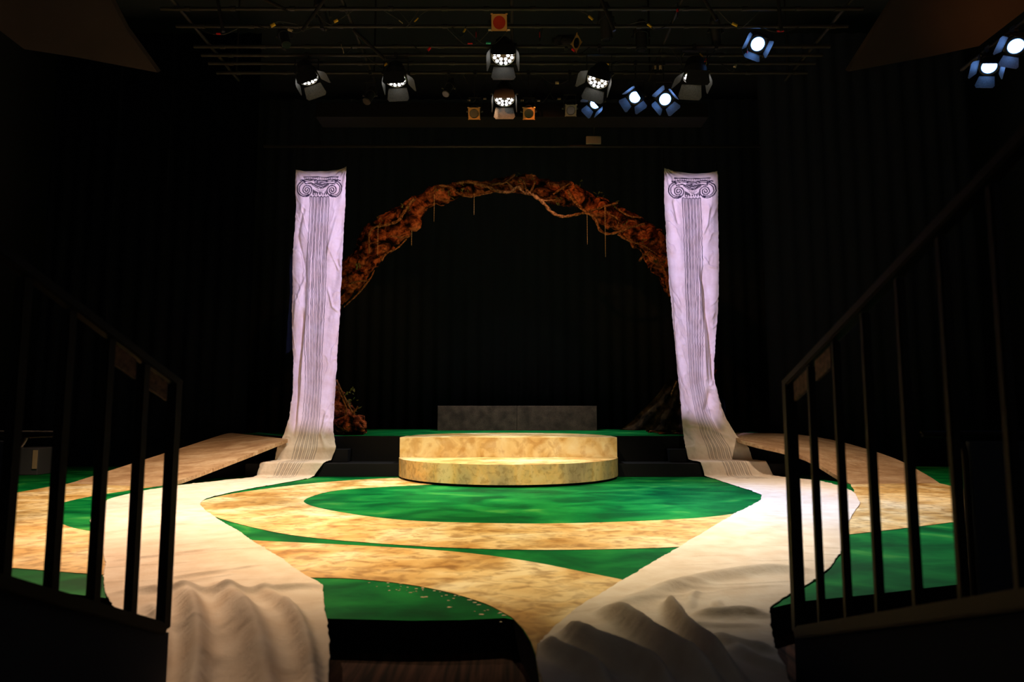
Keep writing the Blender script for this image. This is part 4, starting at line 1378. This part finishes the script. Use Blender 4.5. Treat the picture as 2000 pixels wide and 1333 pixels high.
# ------------------------------------------------------------------ aisle railings and seating banks
def railing(side, X0, dX, Y0, dY, n, ztop, zbot, slope, label):
    root = empty('aisle_railing', (X0, Y0, 0))
    tag(root, label, 'railing')
    d = Vector((dX, -dY, slope * math.hypot(dX, dY))).normalized()
    h = Vector((dX, -dY, 0)).normalized()
    pr = Vector((-h.y, h.x, 0))
    L = math.hypot(dX, dY)

    def bar(name, a, b, w1, w2, m, up=Vector((0, 0, 1))):
        bm = bmesh.new()
        a, b = Vector(a), Vector(b)
        ax = (b - a).normalized()
        s = pr
        t = ax.cross(s).normalized()
        vs = []
        for p in (a, b):
            for (i, j) in ((-1, -1), (1, -1), (1, 1), (-1, 1)):
                vs.append(bm.verts.new(p + s * i * w1 / 2 + t * j * w2 / 2))
        for f in ((0, 1, 2, 3), (7, 6, 5, 4), (0, 4, 5, 1), (1, 5, 6, 2), (2, 6, 7, 3), (3, 7, 4, 0)):
            bm.faces.new([vs[i] for i in f])
        bmesh.ops.bevel(bm, geom=bm.edges[:], offset=0.005, segments=2, affect='EDGES')
        return child(obj(name, bm, m), root)
    for k in range(n):
        x, y = X0 + dX * k, Y0 - dY * k
        zt = ztop + slope * L * k - (0.03 if k else 0.0)
        zb = zbot + slope * L * k
        w_ = (0.040 if side < 0 else 0.027) if k else 0.046
        bar('post' if k == 0 else 'baluster', (x, y, zb), (x, y, zt), w_, w_ * .9, M['railmetal'])
    e = L * (n - 0.5)
    st = Vector((X0, Y0, ztop)); en = Vector((X0, Y0, ztop)) + Vector((h.x * e, h.y * e, slope * e))
    bar('top_rail', st - h * 0.02 + Vector((0, 0, -.02)), en, 0.045, 0.035, M['railmetal'])
    st = Vector((X0, Y0, zbot)); en = st + Vector((h.x * e, h.y * e, slope * e))
    bar('bottom_rail', st, en, 0.05, 0.045, M['railmetal'])
    for k in (0.28, 1.25):
        a = Vector((X0, Y0, ztop - 0.055)) + Vector((h.x * L * k, h.y * L * k, slope * L * k))
        b = a + Vector((h.x * L * .6, h.y * L * .6, slope * L * .6))
        bm = bmesh.new()
        vs = [bm.verts.new(a + pr * s * 0.006 + Vector((0, 0, zz))) for s in (-1, 1) for zz in (0.02, -0.055)] + [bm.verts.new(b + pr * s * 0.006 + Vector((0, 0, zz))) for s in (-1, 1) for zz in (0.02, -0.055)]
        for f in ((0, 1, 3, 2), (4, 6, 7, 5), (0, 4, 5, 1), (2, 3, 7, 6), (0, 2, 6, 4), (1, 5, 7, 3)):
            bm.faces.new([vs[i] for i in f])
        child(obj('rail_plate', bm, M['railplate']), root)['label'] = 'worn plate under the handrail'
    # bank under the railing
    bm = bmesh.new()
    sgn = side
    out = 7.0
    top = []
    A = Vector((X0, Y0 + 0.05, 0)); e2 = L * (n + 3)
    B = A + h * e2
    z0, z1 = zbot - 0.03, zbot - 0.03 + slope * e2
    q = [(A.x, A.y, z0), (B.x, B.y, z1), (B.x + sgn * out, B.y, z1), (A.x + sgn * out, A.y, z0)]
    T = [bm.verts.new(v) for v in q]; Bt = [bm.verts.new((v[0], v[1], FZ + .001)) for v in q]
    bm.faces.new(T); bm.faces.new(Bt[::-1])
    for i in range(4): bm.faces.new((T[i], Bt[i], Bt[(i + 1) % 4], T[(i + 1) % 4]))
    struct('trim_1' if side < 0 else 'trim_2', bm, M['blackwall'])
    return root


railing(-1, -1.395, -0.048, 2.83, 0.160, 9, 1.13, 0.135, 0.50, 'left black aisle railing with upright bars in the near foreground')
railing(1, 1.135, 0.004, 2.80, 0.20, 8, 1.13, 0.13, 0.37, 'right black aisle railing with upright bars in the near foreground')

# low solid screens at the outer edges
for s, xi, lab in ((-1, P(8, 1000, Y=3.3).x, 'low black screen with a rounded rail end at the far left edge'), (1, P(1900, 1000, Y=3.3).x, 'low black screen with a rail end at the far right edge')):
    root = empty('seating_screen', (xi, 3.3, FZ))
    tag(root, lab, 'screen')
    zt = P(1000, 862, Y=3.3).z
    bm = bmesh.new(); bx(bm, (min(xi, xi + s * 3), 3.28, FZ + .001), (max(xi, xi + s * 3), 3.32, zt), 0.004)
    child(obj('screen_panel', bm, M['blackwall']), root)
    bm = bmesh.new()
    xo = xi - s * 0.02
    pts = catmull([Vector((xo, 3.3, FZ + .01)), Vector((xo, 3.3, 0.4)), Vector((xo, 3.3, zt - 0.06)), Vector((xo - s * 0.03, 3.3, zt - 0.02)), Vector((xo - s * 0.045, 3.3, zt + 0.025)), Vector((xo + s * 0.05, 3.3, zt + 0.035)), Vector((xi + s * 3, 3.3, zt + 0.035))], 8)
    tube(bm, pts, 0.014, 10)
    child(obj('edge_rail', bm, M['railmetal'], smooth=True), root)
